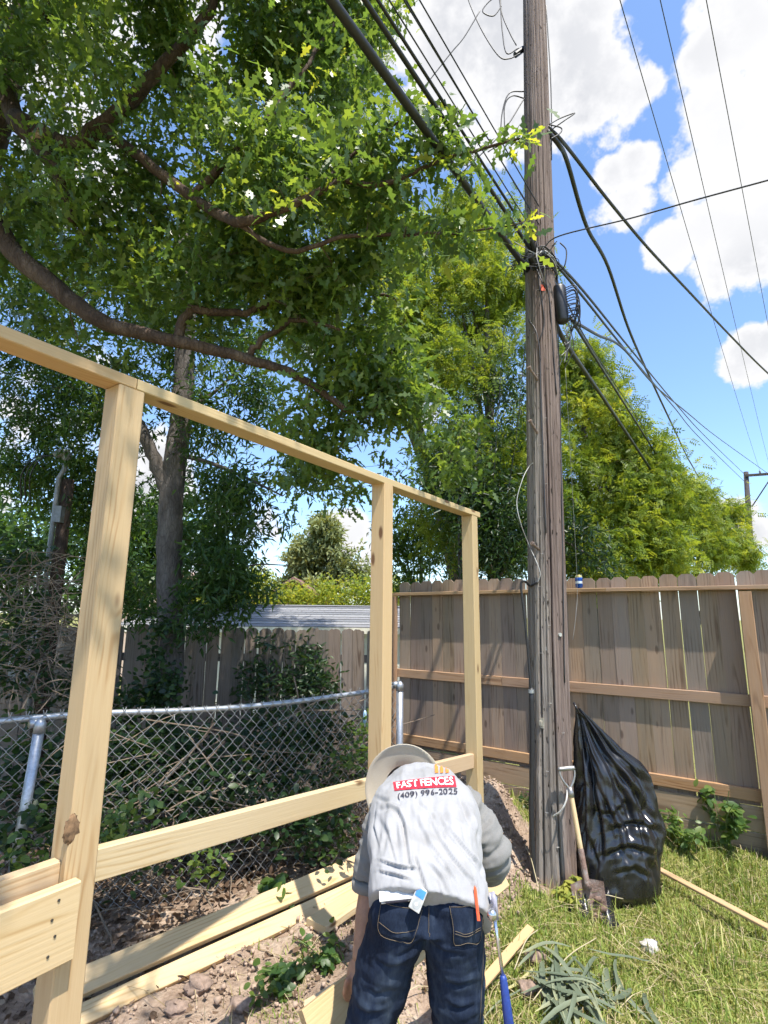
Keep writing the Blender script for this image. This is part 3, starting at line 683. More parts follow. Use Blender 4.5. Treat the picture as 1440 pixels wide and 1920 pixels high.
# ------------------------------------------------------------------ cables, each its own thing
NXT = Vector((-16.5, -20.0, 0))
def cable(name, pts, r, label, mat=None, seg=6, group=None):
    m = MB(); m.tube(pts, r, seg, True)
    return tag(m.build(name, mat or M_black, None, True), label, 'cable', group)
def make_cables():
    L = Vector((-.6, -.8, 0)); S = Vector((-.8, .6, 0))
    # runs that pass overhead and back over the garden
    def over(z0, side, dz, r, label, sg=.25, z1=None, group=None, mat=None, pz=0.0):
        a = paxis(z0)+L*(prad(z0)+.02)+S*side; b = NXT+S*side*3+Vector((0, 0, z0+dz)); b = a+(b-a)*.55
        return cable('cable', sag(a, b, sg, 40), r, label, mat, 8, group)
    z = psurf(990, 500).z
    over(z-.06, .06, 1.2, .026, 'thickest black cable of the bundle passing overhead from the pole', .10)
    over(z+.10, .02, 1.4, .015, 'second thickest black cable running overhead just above the thickest one', .10)
    over(z+.17, .00, 1.5, .010, 'medium black cable running overhead from the wire wrapping on the pole', .12)
    for k in range(4):
        over(z+.22+.09*k, -.02-.03*(k % 2), 1.5+.25*(k % 2)-.1*k, .0045, 'thin wire in the fan of thin wires passing overhead from the pole', .10+.02*k, group='thin overhead wires left of the pole')
    # conductors from crossarm to far crossarm
    for k, s in enumerate((.35, .75, 1.15)):
        a = xarm_c+xarm_d*s+Vector((0, 0, .2)); b = far_ins[k]
        lab = ('thin bare conductor wire crossing the sky nearest the pole top', 'thin bare conductor wire between two others high in the sky', 'thin bare conductor wire crossing the big white cloud, outermost of three')[k]
        cable('power_line', sag(a, b, .35, 40), .0065, lab, M_wire)
    # lower communication cables to the far pole
    def run(pp, r, lab, n=8, mat=None, group=None):
        pts = [at(a, b, Y) for a, b, Y in pp]; cable('cable', curve(pts, n), r, lab, mat, 8, group)
    run([(1026, 246, 3.95), (1048, 272, 4.02), (1064, 305, 4.3), (1100, 425, 5.2), (1140, 500, 6.2), (1180, 620, 8), (1222, 715, 10.5), (1262, 800, 13), (1296, 870, 17), (1330, 915, 22), (1402, 960, 31)], .021, 'wavy twisted black service cable hanging from pole to tree tops')
    run([(1026, 238, 3.95), (1048, 258, 4.05), (1076, 292, 4.35), (1140, 375, 5), (1215, 465, 6), (1290, 545, 7.2), (1370, 630, 9), (1440, 700, 11), (1540, 790, 15)], .017, 'twisted black service cable sloping down across the blue sky to the right')
    run([(1018, 466, 3.88), (1050, 442, 3.8), (1180, 410, 3.5), (1300, 376, 3.2), (1440, 338, 2.9), (1800, 240, 2.4)], .0055, 'single thin line rising from the wire wrapping across the other lines', mat=M_wire)
    run([(1034, 588, 4.0), (1062, 645, 4.3), (1130, 745, 6), (1200, 850, 8.3), (1275, 962, 11.6), (1340, 1045, 18)], .021, 'thick black cable dropping from the pole into the yellow green tree')
    run([(1070, 595, 3.95), (1100, 645, 4.6), (1160, 740, 6.4), (1220, 835, 9), (1255, 888, 11), (1300, 950, 15)], .014, 'black cable running beside the thick one from the terminal box down into the tree')
    run([(1030, 487, 3.95), (1052, 507, 4.05), (1100, 565, 4.8), (1180, 665, 7), (1265, 765, 12), (1313, 822, 18), (1395, 902, 31)], .012, 'taut thin black cable leaving the wire wrapping toward the far pole, lower of two', mat=M_black)
    run([(1030, 480, 3.95), (1052, 500, 4.05), (1100, 553, 4.8), (1180, 652, 7), (1265, 755, 12), (1326, 822, 18), (1400, 893, 31)], .012, 'taut thin black cable leaving the wire wrapping toward the far pole, upper of two', mat=M_black)
    run([(1072, 600, 3.95), (1120, 628, 4.8), (1170, 655, 6.2), (1230, 725, 9), (1290, 775, 13), (1348, 822, 20), (1440, 888, 31)], .013, 'thin black cable sagging from the terminal box toward the far crossarm')
    run([(1060, 560, 3.95), (1090, 620, 4.6), (1140, 700, 6), (1200, 790, 8.5), (1262, 880, 12)], .006, 'hairline wire between the two thick sloping cables and the sky', mat=M_wire)
    # string that hangs down in front of the board fence
    p = [paxis(psurf(1040, 650).z)+Vector((.15, -.02, 0))]
    cable('string', curve([at(1060, 690, 4.1), at(1072, 900, 4.6), at(1082, 1090, 5.0), at(1080, 1150, 5.0), at(1074, 1200, 5.0)], 6), .002, 'thin pale string hanging beside the pole near the blue can', M_galv2, 5)
    for a in ([(945, 610, 4.6), (935, 760, 4.8), (925, 900, 5)], [(985, 640, 4.3), (970, 800, 4.6), (952, 930, 4.9)]):
        cable('hanging_wire', curve([at(*q) for q in a], 6), .003, 'thin loose wire dangling through the leaves left of the pole', M_wire, 5, 'dangling wires left of the pole')
make_cables()

# ------------------------------------------------------------------ trees
def barkmat(name, a, b, c, sc_=9, bs=.9):
    m, nt, p, o = newmat(name); co = nd(nt, 'TexCoord').outputs['Object']
    v = nd(nt, 'VectorMath', {0: co, 1: (1, 1, .35)}, operation='MULTIPLY').outputs[0]
    n = nd(nt, 'TexNoise', {'Vector': v, 'Scale': sc_, 'Detail': 8, 'Roughness': .7}).outputs[0]
    vo = nd(nt, 'TexVoronoi', {'Vector': v, 'Scale': sc_*3.5}, feature='DISTANCE_TO_EDGE').outputs[0]
    cc = ramp(nt, n, [(.3, a), (.5, b), (.7, c)])
    cc = mixc(nt, mapr(nt, vo, .0, .12, .3, 0), cc, tuple(x*.35 for x in a))
    setp(nt, p, Base_Color=cc, Roughness=.9); p.inputs['Specular IOR Level'].default_value = .2
    bump(nt, p, mth(nt, 'ADD', n, mapr(nt, vo, 0, .15, 0, .2)), bs, .02); return m
M_oakbark = barkmat('oak_bark', (.045, .03, .024), (.09, .062, .048), (.17, .125, .098))
M_greybark = barkmat('grey_bark', (.07, .062, .056), (.13, .115, .105), (.21, .19, .175))
M_twig = plain('twig_bark', (.10, .072, .05), .8, 0, .4, 30, 0)
M_oakleaf = leafmat('oak_leaf', [(.0, (.036, .074, .028)), (.45, (.080, .148, .044)), (.8, (.165, .24, .05)), (1, (.30, .34, .06))], .46, .36, .6, 2.3)
M_spring = leafmat('yellow_green_leaf', [(.0, (.07, .13, .025)), (.45, (.155, .235, .042)), (.8, (.275, .335, .058)), (1, (.40, .41, .08))], .5, .5, .35, 1.6)
M_midleaf = leafmat('mid_green_leaf', [(.0, (.02, .05, .018)), (.5, (.045, .10, .026)), (.85, (.09, .155, .035)), (1, (.14, .2, .05))], .42, .42, .45, 2.4)
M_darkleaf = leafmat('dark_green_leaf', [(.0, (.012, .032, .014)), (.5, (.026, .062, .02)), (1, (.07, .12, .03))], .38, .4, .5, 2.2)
M_paleleaf = leafmat('pale_green_leaf', [(.0, (.13, .17, .07)), (.5, (.25, .29, .13)), (1, (.38, .41, .22))], .3, .6, .3, 1.2)

def strip_leaf(st, fold=.12, droop=.18):
    """leaf from stations (x, half width): midrib plus both margins"""
    V = []; Fc = []
    for x, w in st:
        z = -droop*x*x
        V += [(x, w, z+fold*w), (x, 0, z), (x, -w, z+fold*w)]
    for i in range(len(st)-1):
        a = 3*i; Fc += [(a, a+1, a+4, a+3), (a+1, a+2, a+5, a+4)]
    return np.array(V, float), np.array(Fc)
OAK = strip_leaf([(0, .006), (.16, .02), (.24, .10), (.33, .045), (.45, .17), (.55, .055), (.68, .20), (.76, .08), (.9, .10), (1, .01)])
_h = [(.20, .035), (.29, .16), (.40, .055), (.56, .215), (.68, .07), (.84, .12)]
OAK2 = (np.array([(0, 0, 0)]+[(x, w, -.16*x*x+.12*w) for x, w in _h]+[(1, 0, -.16)]+[(x, -w, -.16*x*x+.12*w) for x, w in _h[::-1]], float), np.array([tuple(range(14))]))
LANCE2 = (np.array([(0, 0, 0), (.42, .135, .035), (1, 0, -.16), (.42, -.135, .035)], float), np.array([(0, 1, 2), (0, 2, 3)]))
LANCE = strip_leaf([(0, .01), (.3, .14), (.65, .12), (1, .005)], .2, .25)
OVAL = strip_leaf([(0, .02), (.25, .26), (.6, .3), (.85, .17), (1, .01)], .15, .2)
DIAM = (np.array([(0, 0, 0), (.45, .2, .03), (1, 0, -.12), (.45, -.2, .03)], float), np.array([(0, 1, 2, 3)]))
def pinnate(n=6, L=.30, wd=.10):
    V = []; Fc = []
    for i in range(n):
        x = .18+.8*i/n
        for s in (1, -1):
            b = len(V); a = math.radians(62); dx, dy = math.cos(a)*L, math.sin(a)*L*s; px_, py_ = -dy*wd/L*1.2, dx*wd/L*1.2
            z = -.22*x*x
            V += [(x, 0, z), (x+dx*.5+px_*.8, dy*.5+py_*.8, z+.01), (x+dx, dy, z-.07), (x+dx*.5-px_*.8, dy*.5-py_*.8, z+.01)]; Fc.append((b, b+1, b+2, b+3))
    b = len(V); V += [(.95, 0, -.2), (1.1, .05, -.24), (1.28, 0, -.32), (1.1, -.05, -.24)]; Fc.append((b, b+1, b+2, b+3))
    return np.array(V, float), np.array(Fc)
PINN = pinnate(4, .33, .085); PINN4 = pinnate(4, .36, .13)
def nrm(a): return a/np.maximum(np.linalg.norm(a, axis=1), 1e-9)[:, None]
def place(tmpl, P, D, N, S, val):
    V, Fc = tmpl; P = np.asarray(P); D = nrm(np.asarray(D)); W = nrm(np.cross(N, D)); N2 = np.cross(D, W); S = np.asarray(S)[:, None, None]
    out = P[:, None, :]+S*(V[None, :, 0:1]*D[:, None, :]+V[None, :, 1:2]*W[:, None, :]+V[None, :, 2:3]*N2[:, None, :])
    n = len(P); k = len(V); F2 = (Fc[None]+(np.arange(n)*k)[:, None, None]).reshape(-1, Fc.shape[1])
    return out.reshape(-1, 3), F2, np.repeat(val, k)
def inblob(R, blobs, n, shell=2.2):
    vol = np.array([b[3]**2.2*(b[4] if len(b) > 4 else 1) for b in blobs]); pick = R.choice(len(blobs), n, p=vol/vol.sum())
    d = nrm(R.normal(0, 1, (n, 3))); r = R.random(n)**(1/shell)
    C = np.array([b[:3] for b in blobs])[pick]; rad = np.array([b[3] for b in blobs])[pick]
    return C+d*(r*rad)[:, None]*np.array([1, 1, .85]), d
def PXB(lst):
    out = []
    for b in lst: p = at(b[0], b[1], b[2]); out.append((p.x, p.y, p.z, b[3])+tuple(b[4:]))
    return out
class Skel:
    def __init__(s): s.tubes = []; s.nodes = []
    def limb(s, pts, r0, r1, n=6, wob=.0, R=None):
        p = curve(pts, n)
        if wob: p = [q+Vector(R.normal(0, wob, 3)) if 0 < i < len(p)-1 else q for i, q in enumerate(p)]
        s.tubes.append((p, list(np.linspace(r0, r1, len(p)))))
        s.nodes += [(q, r) for q, r in zip(p, np.linspace(r0, r1, len(p)))]; return p
    def attach(s, targets, R, rtip=.003, k=.55, seg=4, maxr=.03, every=1):
        N = [np.array(q) for q, r in s.nodes]; Rr = [r for q, r in s.nodes]
        T = np.array(targets); base = np.array(N)
        d0 = np.min(np.linalg.norm(T[:, None]-base[None], axis=2), axis=1); fine = MB()
        for ti in np.argsort(d0):
            t = T[ti]; A = np.array(N); d = np.linalg.norm(A-t, axis=1); j = int(np.argmin(d)); a = A[j]; L = d[j]
            if L < .02: continue
            r0 = min(Rr[j]*.7, rtip+.012*L, maxr); mid = (a+t)/2+R.normal(0, .10*L, 3)+np.array([0, 0, .10*L])
            c = [Vector(a), Vector((a*.6+mid*.4)), Vector(mid), Vector(t)]
            fine.tube(c, [r0, r0*.85, r0*.7, rtip*.7], seg, False)
            for q, rr in ((np.array(c[1]), r0*.85), (mid, r0*.7), (t, rtip)): N.append(q); Rr.append(max(rr, rtip))
        return fine
def tree(name, label, base, skel, blobs, n_cl, per, size, tmpl, lmat, bark, R, spread=.16, droop=.2, twigs=True, seg=10, group=None, gap=.0, vshift=0.0, crown='crown', keep=None, extra=None):
    t = thing(name, label, 'tree', base, group)
    for i, (p, r) in enumerate(skel.tubes):
        m = MB(); m.tube(p, r, seg); m.build('trunk' if i == 0 else 'limb', bark, t, True)
    C, dd = inblob(R, blobs, n_cl)
    if gap:
        nz = np.array([noise.noise(Vector(c)*gap) for c in C]); C = C[nz > -.12]; dd = dd[nz > -.12]
    if keep is not None:
        k = np.array([keep(c) for c in C]); C = C[k]; dd = dd[k]
    if extra is not None: C = np.concatenate([C, extra])
    if twigs:
        f = skel.attach(C, R)
        if f.v: 
            o = f.build('twigs', M_twig, t); o['kind'] = 'stuff'
    n = len(C); per_i = np.maximum(1, R.poisson(per, n)); own = np.repeat(np.arange(n), per_i); N = len(own)
    axis = nrm(R.normal(0, 1, (n, 3))+np.array([0, 0, -.15])); u = R.normal(0, .55, N)
    P = C[own]+axis[own]*(u*spread)[:, None]+R.normal(0, spread*.4, (N, 3))
    D = nrm(axis[own]*np.sign(u)[:, None]*.5+R.normal(0, .8, (N, 3))+np.array([0, 0, -droop]))
    up = nrm(R.normal(0, .85, (N, 3))+np.array([0.1, -.1, 1.0]))
    val = np.clip(R.normal(.42+vshift, .2, n)[own]*.6+R.normal(.42+vshift, .22, N)*.4, 0, 1)
    V, Fc, A = place(tmpl, P, D, up, size*R.uniform(.6, 1.2, N), val)
    o = npobj(crown, V, Fc, lmat, t, A); o['kind'] = 'stuff'
    return t
RT = np.random.default_rng(21)

def oak():
    s = Skel(); R = RT
    tb = Vector((-4.15, 4.1, g1(-4.15, 4.1)-.1))
    s.limb([tb, tb+Vector((.05, 0, 1.5)), tb+Vector((.12, .05, 3.0)), tb+Vector((.3, .1, 4.6)), tb+Vector((.6, .0, 6.6)), tb+Vector((.9, -.2, 8.5))], .24, .09, 6)
    j1 = tb+Vector((.1, .04, 2.5)); j2 = tb+Vector((.15, .05, 3.3)); j3 = tb+Vector((.3, .1, 4.6))
    s.limb([j1, at(-60, 440, 3.95), at(40, 490, 3.8), at(130, 560, 3.75), at(200, 606, 3.7), at(330, 640, 3.7), at(460, 672, 3.72), at(560, 705, 3.75), at(650, 770, 3.8)], .095, .022, 5, .006, R)
    s.limb([j2, at(-40, 150, 3.9), at(30, 225, 3.75), at(85, 290, 3.65), at(118, 350, 3.6), at(135, 420, 3.55)], .105, .03, 5, .006, R)
    s.limb([at(30, 225, 3.75), at(130, 275, 3.65), at(190, 240, 3.6), at(250, 185, 3.55), at(300, 130, 3.5), at(380, 40, 3.4), at(430, -60, 3.3)], .085, .03, 5, .006, R)
    s.limb([j3, at(-20, 60, 4.1), at(60, 40, 4.1), at(150, -20, 4.0), at(260, -120, 3.8)], .12, .04, 5)
    s.limb([j3, Vector((-3.0, 3.0, 6.0)), Vector((-2.0, 1.8, 6.4)), Vector((-1.1, .8, 6.3)), Vector((-.5, .1, 6.2))], .11, .03, 5)
    s.limb([at(190, 240, 3.6), at(270, 300, 3.5), at(360, 370, 3.35), at(440, 415, 3.1), at(520, 395, 2.95), at(590, 365, 2.9), at(640, 340, 2.9), at(720, 345, 2.88), at(830, 300, 2.85), at(955, 265, 2.82), at(985, 258, 2.8)], .045, .004, 5, .004, R)
    s.limb([at(440, 415, 3.1), at(540, 470, 3.1), at(640, 445, 3.05), at(760, 440, 3.0), at(880, 435, 2.95), at(985, 415, 2.9)], .02, .004, 5, .004, R)
    s.limb([at(330, 640, 3.7), at(360, 580, 3.7), at(440, 590, 3.75), at(540, 560, 3.8), at(640, 540, 3.8), at(740, 560, 3.85)], .04, .01, 5, .008, R)
    s.limb([at(460, 672, 3.72), at(490, 640, 3.7), at(560, 600, 3.6), at(640, 620, 3.6)], .03, .01, 5, .008, R)
    s.limb([at(590, 365, 2.9), at(650, 300, 2.9), at(730, 240, 2.85), at(790, 205, 2.85)], .015, .004, 5, .004, R)
    s.limb([at(360, 370, 3.35), at(430, 300, 3.3), at(520, 200, 3.3), at(590, 100, 3.4), at(640, 20, 3.5)], .035, .01, 5, .006, R)
    bl = PXB([(90, 130, 3.9, .8), (60, -60, 3.9, .9), (330, -60, 3.6, 1.0), (330, 90, 3.8, .8), (480, 120, 3.7, .75), (560, 30, 3.7, .7), (600, 170, 3.6, .55), (640, 60, 3.8, .4), (250, 300, 3.6, .7), (420, 290, 3.4, .6), (540, 290, 3.2, .5), (640, 290, 3.0, .34), (700, 270, 2.95, .26), (760, 300, 2.9, .25), (830, 260, 2.88, .17), (870, 300, 2.85, .13),
              (600, 420, 3.3, .5), (520, 480, 3.5, .55), (400, 450, 3.6, .6), (200, 430, 3.8, .55), (60, 380, 3.9, .55), (300, 560, 4.0, .5), (440, 570, 3.9, .5), (560, 590, 3.9, .5), (660, 520, 3.6, .42), (740, 430, 3.3, .3), (800, 460, 3.2, .2), (860, 420, 3.0, .12), (680, 640, 3.9, .42), (600, 700, 3.95, .4), (720, 720, 4.1, .4), (560, 760, 4.0, .32), (660, 800, 4.1, .32), (760, 800, 4.3, .34), (820, 850, 4.4, .26), (880, 905, 4.5, .16), (720, 860, 4.2, .2),
              (100, 560, 4.2, .45), (30, 540, 4.2, .4), (200, 690, 4.4, .35)])
    bl += PXB([(700, 760, 4.2, .45, 1.6), (780, 760, 4.4, .4, 1.5), (640, 840, 4.2, .3, 1.5), (830, 880, 4.6, .28, 1.5), (750, 880, 4.5, .25, 1.5), (600, 800, 4.2, .35, 1.5), (840, 800, 4.7, .3, 1.3), (760, 660, 4.2, .4, 1.3), (610, 850, 4.3, .22), (690, 890, 4.4, .2), (560, 880, 4.6, .25), (650, 930, 4.8, .12), (770, 890, 4.5, .22)])
    bl += [(-.35, .7, 5.9, .7, .9), (-1.1, .8, 6.0, .9, .9), (-.45, -.3, 6.1, .7, .8), (-1.4, -.3, 6.2, .9, .7), (-1.2, 1.6, 6.2, .8, .8), (-2.2, 1.9, 6.0, 1.0, .8), (-1.9, 3.2, 7.0, 1.3, .8), (-.7, 3.8, 7.2, .9, .7), (-3, 2.4, 6.4, 1.2, .6)]
    ex = []
    for a in ([(640, 345), (700, 345), (760, 335), (830, 300), (880, 290), (930, 272), (975, 262)], [(760, 440), (820, 440), (880, 435), (940, 425), (985, 418)], [(650, 300), (700, 260), (750, 225), (790, 205)]):
        for x, y in a: ex += [tuple(at(x+R.normal(0, 6), y+R.normal(0, 10), 2.85)) for _ in range(1 if x > 900 else 2)]
    def keep(c):
        # nothing hangs in front of the fence frame or over the sunny lawn
        return not (c[1] < 2.55 and c[2] < 4.6) and not (c[0] > .45 and c[1] < 2.3)
    t = tree('oak_tree', 'large spreading oak with dark lobed leaves overhanging the new fence frame', tb, s, bl, 4600, 15, .128, OAK2, M_oakleaf, M_oakbark, R, .15, .25, gap=1.5, keep=keep, extra=np.array(ex), vshift=.06)
    # sawn stub and bare patch
    c = at(72, 258, 3.62); m = MB(); ax = Vector((.55, -.7, -.35)); m.tube([c-ax*.16, c, c+ax*.012], [.055, .052, .046], 14); m.build('sawn_stub', plain('pale_cut_wood', (.42, .30, .20), .8), t, True)
    # the leaves at the sprig ends, large enough to pick out singly
    V, Fc = OAK; me = npmesh('leaf', V, Fc, np.full(len(V), .85)); me2 = npmesh('leaf', V, Fc, np.full(len(V), .55)); me3 = npmesh('leaf', V, Fc, np.full(len(V), 1.0))
    for q in (me, me2, me3): q.materials.append(M_oakleaf)
    sp = [(985, 258, 2.8, 40), (985, 415, 2.9, 36), (790, 205, 2.85, 46), (955, 265, 2.82, 20), (880, 435, 2.95, 30), (830, 300, 2.85, 46), (720, 345, 2.88, 60), (640, 345, 2.9, 70), (590, 365, 2.9, 60), (760, 440, 3.0, 46), (700, 260, 2.87, 50), (500, 230, 3.25, 80), (520, 395, 2.95, 70), (430, 330, 3.2, 80), (600, 120, 3.35, 60)]
    rr = random.Random(8)
    for px, py, Y, sd in sp:
        for k in range(9 if sd < 41 else 15):
            big = sd >= 41
            c = at(px+rr.gauss(0, sd*.7 if big else 3), py+rr.gauss(0, sd*.45 if big else 3), Y+rr.gauss(0, .06))
            d = Vector((rr.gauss(.45, .7), rr.gauss(-.2, .6), rr.gauss(-.1, .6))); u = Vector((rr.gauss(0, .5), rr.gauss(-.3, .5), 1))
            o = bpy.data.objects.new('leaf', rr.choice((me, me, me2, me3))); M = axes(c, d, u); s_ = rr.uniform(.085, .135); link(o, t, M @ Matrix.Scale(s_, 4))
oak()

def shade_tree():
    s = Skel(); R = RT; Y = 5.7
    s.limb([Vector((at(312, 1300, Y).x, Y, -.4)), at(318, 1250, Y), at(318, 1050, Y), at(322, 920, Y), at(338, 800, Y), at(346, 690, Y), at(350, 560, Y), at(345, 420, 5.9)], .15, .10, 5, .006, R)
    s.limb([at(316, 930, Y), at(290, 860, Y-.05), at(262, 800, Y-.1), at(215, 740, Y-.1), at(150, 700, Y), at(60, 650, Y+.1)], .085, .03, 5, .008, R)
    s.limb([at(340, 770, Y), at(390, 745, Y), at(440, 700, Y)], .03, .012, 4)
    s.limb([at(330, 850, Y), at(400, 870, 5.6), at(470, 900, 5.5), at(530, 930, 5.4)], .03, .008, 4)
    s.limb([at(318, 1090, Y), at(400, 1090, 5.5), at(470, 1060, 5.4), at(540, 1060, 5.3)], .015, .005, 4)
    bl = PXB([(430, 900, 5.6, .55), (470, 980, 5.5, .45), (430, 1040, 5.5, .45), (400, 1120, 5.5, .4), (370, 1010, 5.9, .5), (430, 790, 5.8, .6), (540, 850, 5.6, .4), (610, 900, 5.6, .25), (300, 740, 6, .7), (180, 800, 6, .7), (100, 730, 6.2, .8), (270, 950, 6.3, .6), (180, 930, 6.4, .6), (60, 880, 6.4, .7), (220, 1060, 6.3, .4), (20, 620, 6.3, .8), (360, 600, 6.2, .9), (500, 700, 6.0, .6), (470, 1120, 5.5, .25), (450, 940, 5.3, .4), (500, 1010, 5.3, .3), (440, 1080, 5.3, .35), (250, 1120, 6.0, .35), (370, 1150, 5.3, .25)])
    bl += PXB([(200, 500, 6.2, 1.1), (450, 450, 6.4, 1.0), (0, 400, 6.4, 1.0)])
    tree('shade_tree', 'dark slender tree with forked grey trunk rising behind the chain link', Vector((at(312, 1300, Y).x, Y, g1(-2, 5.7))), s, bl, 3100, 24, .105, LANCE2, M_midleaf, M_greybark, R, .15, .45, gap=1.6)
shade_tree()

def line_tree(name, label, px, Y, h, pts, n, per, size, tm, lm, seed, vs=0.0, gap=1.1, spread=.26, group=None, lean=0):
    R = np.random.default_rng(seed); s = Skel(); b = at(px, 1150, Y); b.z = g1(b.x, b.y)-.1
    c = [b, b+Vector((lean*.2, 0, h*.3)), b+Vector((lean*.6, .1, h*.65)), b+Vector((lean, 0, h*.95))]
    s.limb(c, .05+.012*h, .03, 5)
    bl = PXB(pts)
    for q in bl[::2]:
        a = c[1].lerp(c[3], R.random()*.7); s.limb([a, a.lerp(Vector(q[:3]), .5)+Vector((0, 0, .2)), Vector(q[:3])], .05, .015, 4)
    return tree(name, label, b, s, bl, n, per, size, tm, lm, M_greybark, R, spread, .35, gap=gap, vshift=vs, group=group)
line_tree('leafy_tree', 'tall yellow green feathery tree directly behind the utility pole', 930, 8.6, 8.5, [(930, 1000, 8.6, 1.0, .7), (880, 850, 8.4, 1.0), (960, 850, 8.6, .9), (850, 690, 8.4, 1.0), (930, 650, 8.8, 1.0), (940, 520, 9, .9), (860, 560, 8.8, 1.0), (900, 440, 9.2, .8), (860, 400, 9.2, .5), (780, 620, 8.8, .9), (820, 960, 8.6, .6), (990, 960, 8.6, .7)], 2000, 13, .195, PINN, M_spring, 31, .03)
line_tree('leafy_tree', 'sunlit feathery tree whose top shows behind the thick overhead cables', 900, 9.6, 10.0, [(700, 420, 9.6, 1.2), (640, 250, 9.8, 1.2), (650, 110, 10, 1.0), (690, 60, 10, .7), (560, 330, 9.8, 1.3), (760, 500, 9.4, 1.0), (560, 120, 10, 1.2), (600, 560, 9.6, 1.2)], 1300, 13, .20, PINN, M_spring, 32, .02, lean=-2.2)
line_tree('leafy_tree', 'bushy yellow green tree right of the pole behind the board fence', 1120, 9.6, 5.6, [(1080, 690, 9.8, .65), (1100, 790, 9.6, .9), (1180, 850, 9.8, .75), (1110, 920, 9.4, .95), (1210, 930, 9.6, .85), (1160, 1010, 9.2, .8), (1080, 1040, 9.0, .8), (1230, 1030, 9.4, .7), (1040, 880, 9.6, .7), (1130, 740, 10, .45)], 1950, 14, .18, PINN, M_spring, 33, .08)
line_tree('leafy_tree', 'low yellow green tree with ragged sprays in front of the far pole', 1300, 12.2, 3.4, [(1265, 935, 12.2, .7), (1310, 960, 12.2, .75), (1345, 1010, 12.2, .6), (1290, 1030, 12, .8), (1375, 960, 12.4, .28), (1385, 1040, 12.4, .35), (1330, 915, 12.4, .3)], 1050, 14, .18, PINN, M_spring, 34, .1)
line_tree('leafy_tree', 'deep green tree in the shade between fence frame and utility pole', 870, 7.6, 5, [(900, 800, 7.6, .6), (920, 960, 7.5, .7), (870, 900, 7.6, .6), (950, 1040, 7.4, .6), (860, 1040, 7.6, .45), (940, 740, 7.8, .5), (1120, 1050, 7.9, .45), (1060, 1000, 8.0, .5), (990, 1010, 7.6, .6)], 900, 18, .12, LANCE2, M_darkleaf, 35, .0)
line_tree('leafy_tree', 'light green open tree seen between the two farther new posts', 790, 11, 4.2, [(790, 960, 11, .9), (830, 1010, 11, .7), (760, 1040, 11, .7), (820, 900, 11, .6), (700, 1000, 12, .35), (770, 1090, 10.5, .45)], 420, 16, .17, LANCE2, M_midleaf, 36, .2)
line_tree('leafy_tree', 'pale olive rounded tree far beyond the grey roof', 605, 26, 5.8, [(600, 1010, 26, 1.3), (575, 1045, 26, 1.1), (640, 1045, 26, 1.1), (600, 1075, 26, 1.4), (660, 1080, 26, 1.0), (610, 985, 26, .8), (545, 1085, 26, .8)], 900, 20, .30, DIAM, M_paleleaf, 37, 0, gap=.9, spread=.28)
def hedge(label, pts, n, per, size, lm, seed, base, vs=.3):
    R = np.random.default_rng(seed); t = thing('hedge', label, 'hedge', base)
    s = Skel(); 
    for i in range(7):
        p = Vector(base)+Vector((R.uniform(-2, 2), 0, 0)); q = p+Vector((R.normal(0, .3), 0, 1.6)); m = MB(); m.tube([p, p.lerp(q, .5)+Vector((.1, 0, 0)), q], [.05, .04, .02], 6); m.build('stem', M_greybark, t)
    C, d = inblob(R, PXB(pts), n); own = np.repeat(np.arange(n), per); N = len(own)
    P = C[own]+R.normal(0, .12, (N, 3)); V, Fc, A = place(DIAM, P, R.normal(0, 1, (N, 3)), nrm(R.normal(0, .5, (N, 3))+[0, 0, 1]), size*R.uniform(.6, 1.2, N), np.clip(R.normal(.4+vs, .2, N), 0, 1))
    o = npobj('foliage', V, Fc, lm, t, A); o['kind'] = 'stuff'
hedge('bright yellow green hedge above the ridge of the grey shingle roof', [(500, 1128, 19, .8), (560, 1125, 19, .8), (620, 1122, 19, .85), (680, 1120, 19, .85), (740, 1115, 19, .8), (480, 1090, 19, .6), (440, 1120, 19, .8), (380, 1125, 19, .8)], 700, 20, .16, M_spring, 41, (at(600, 1150, 19).x, 19, g1(-1, 19)))

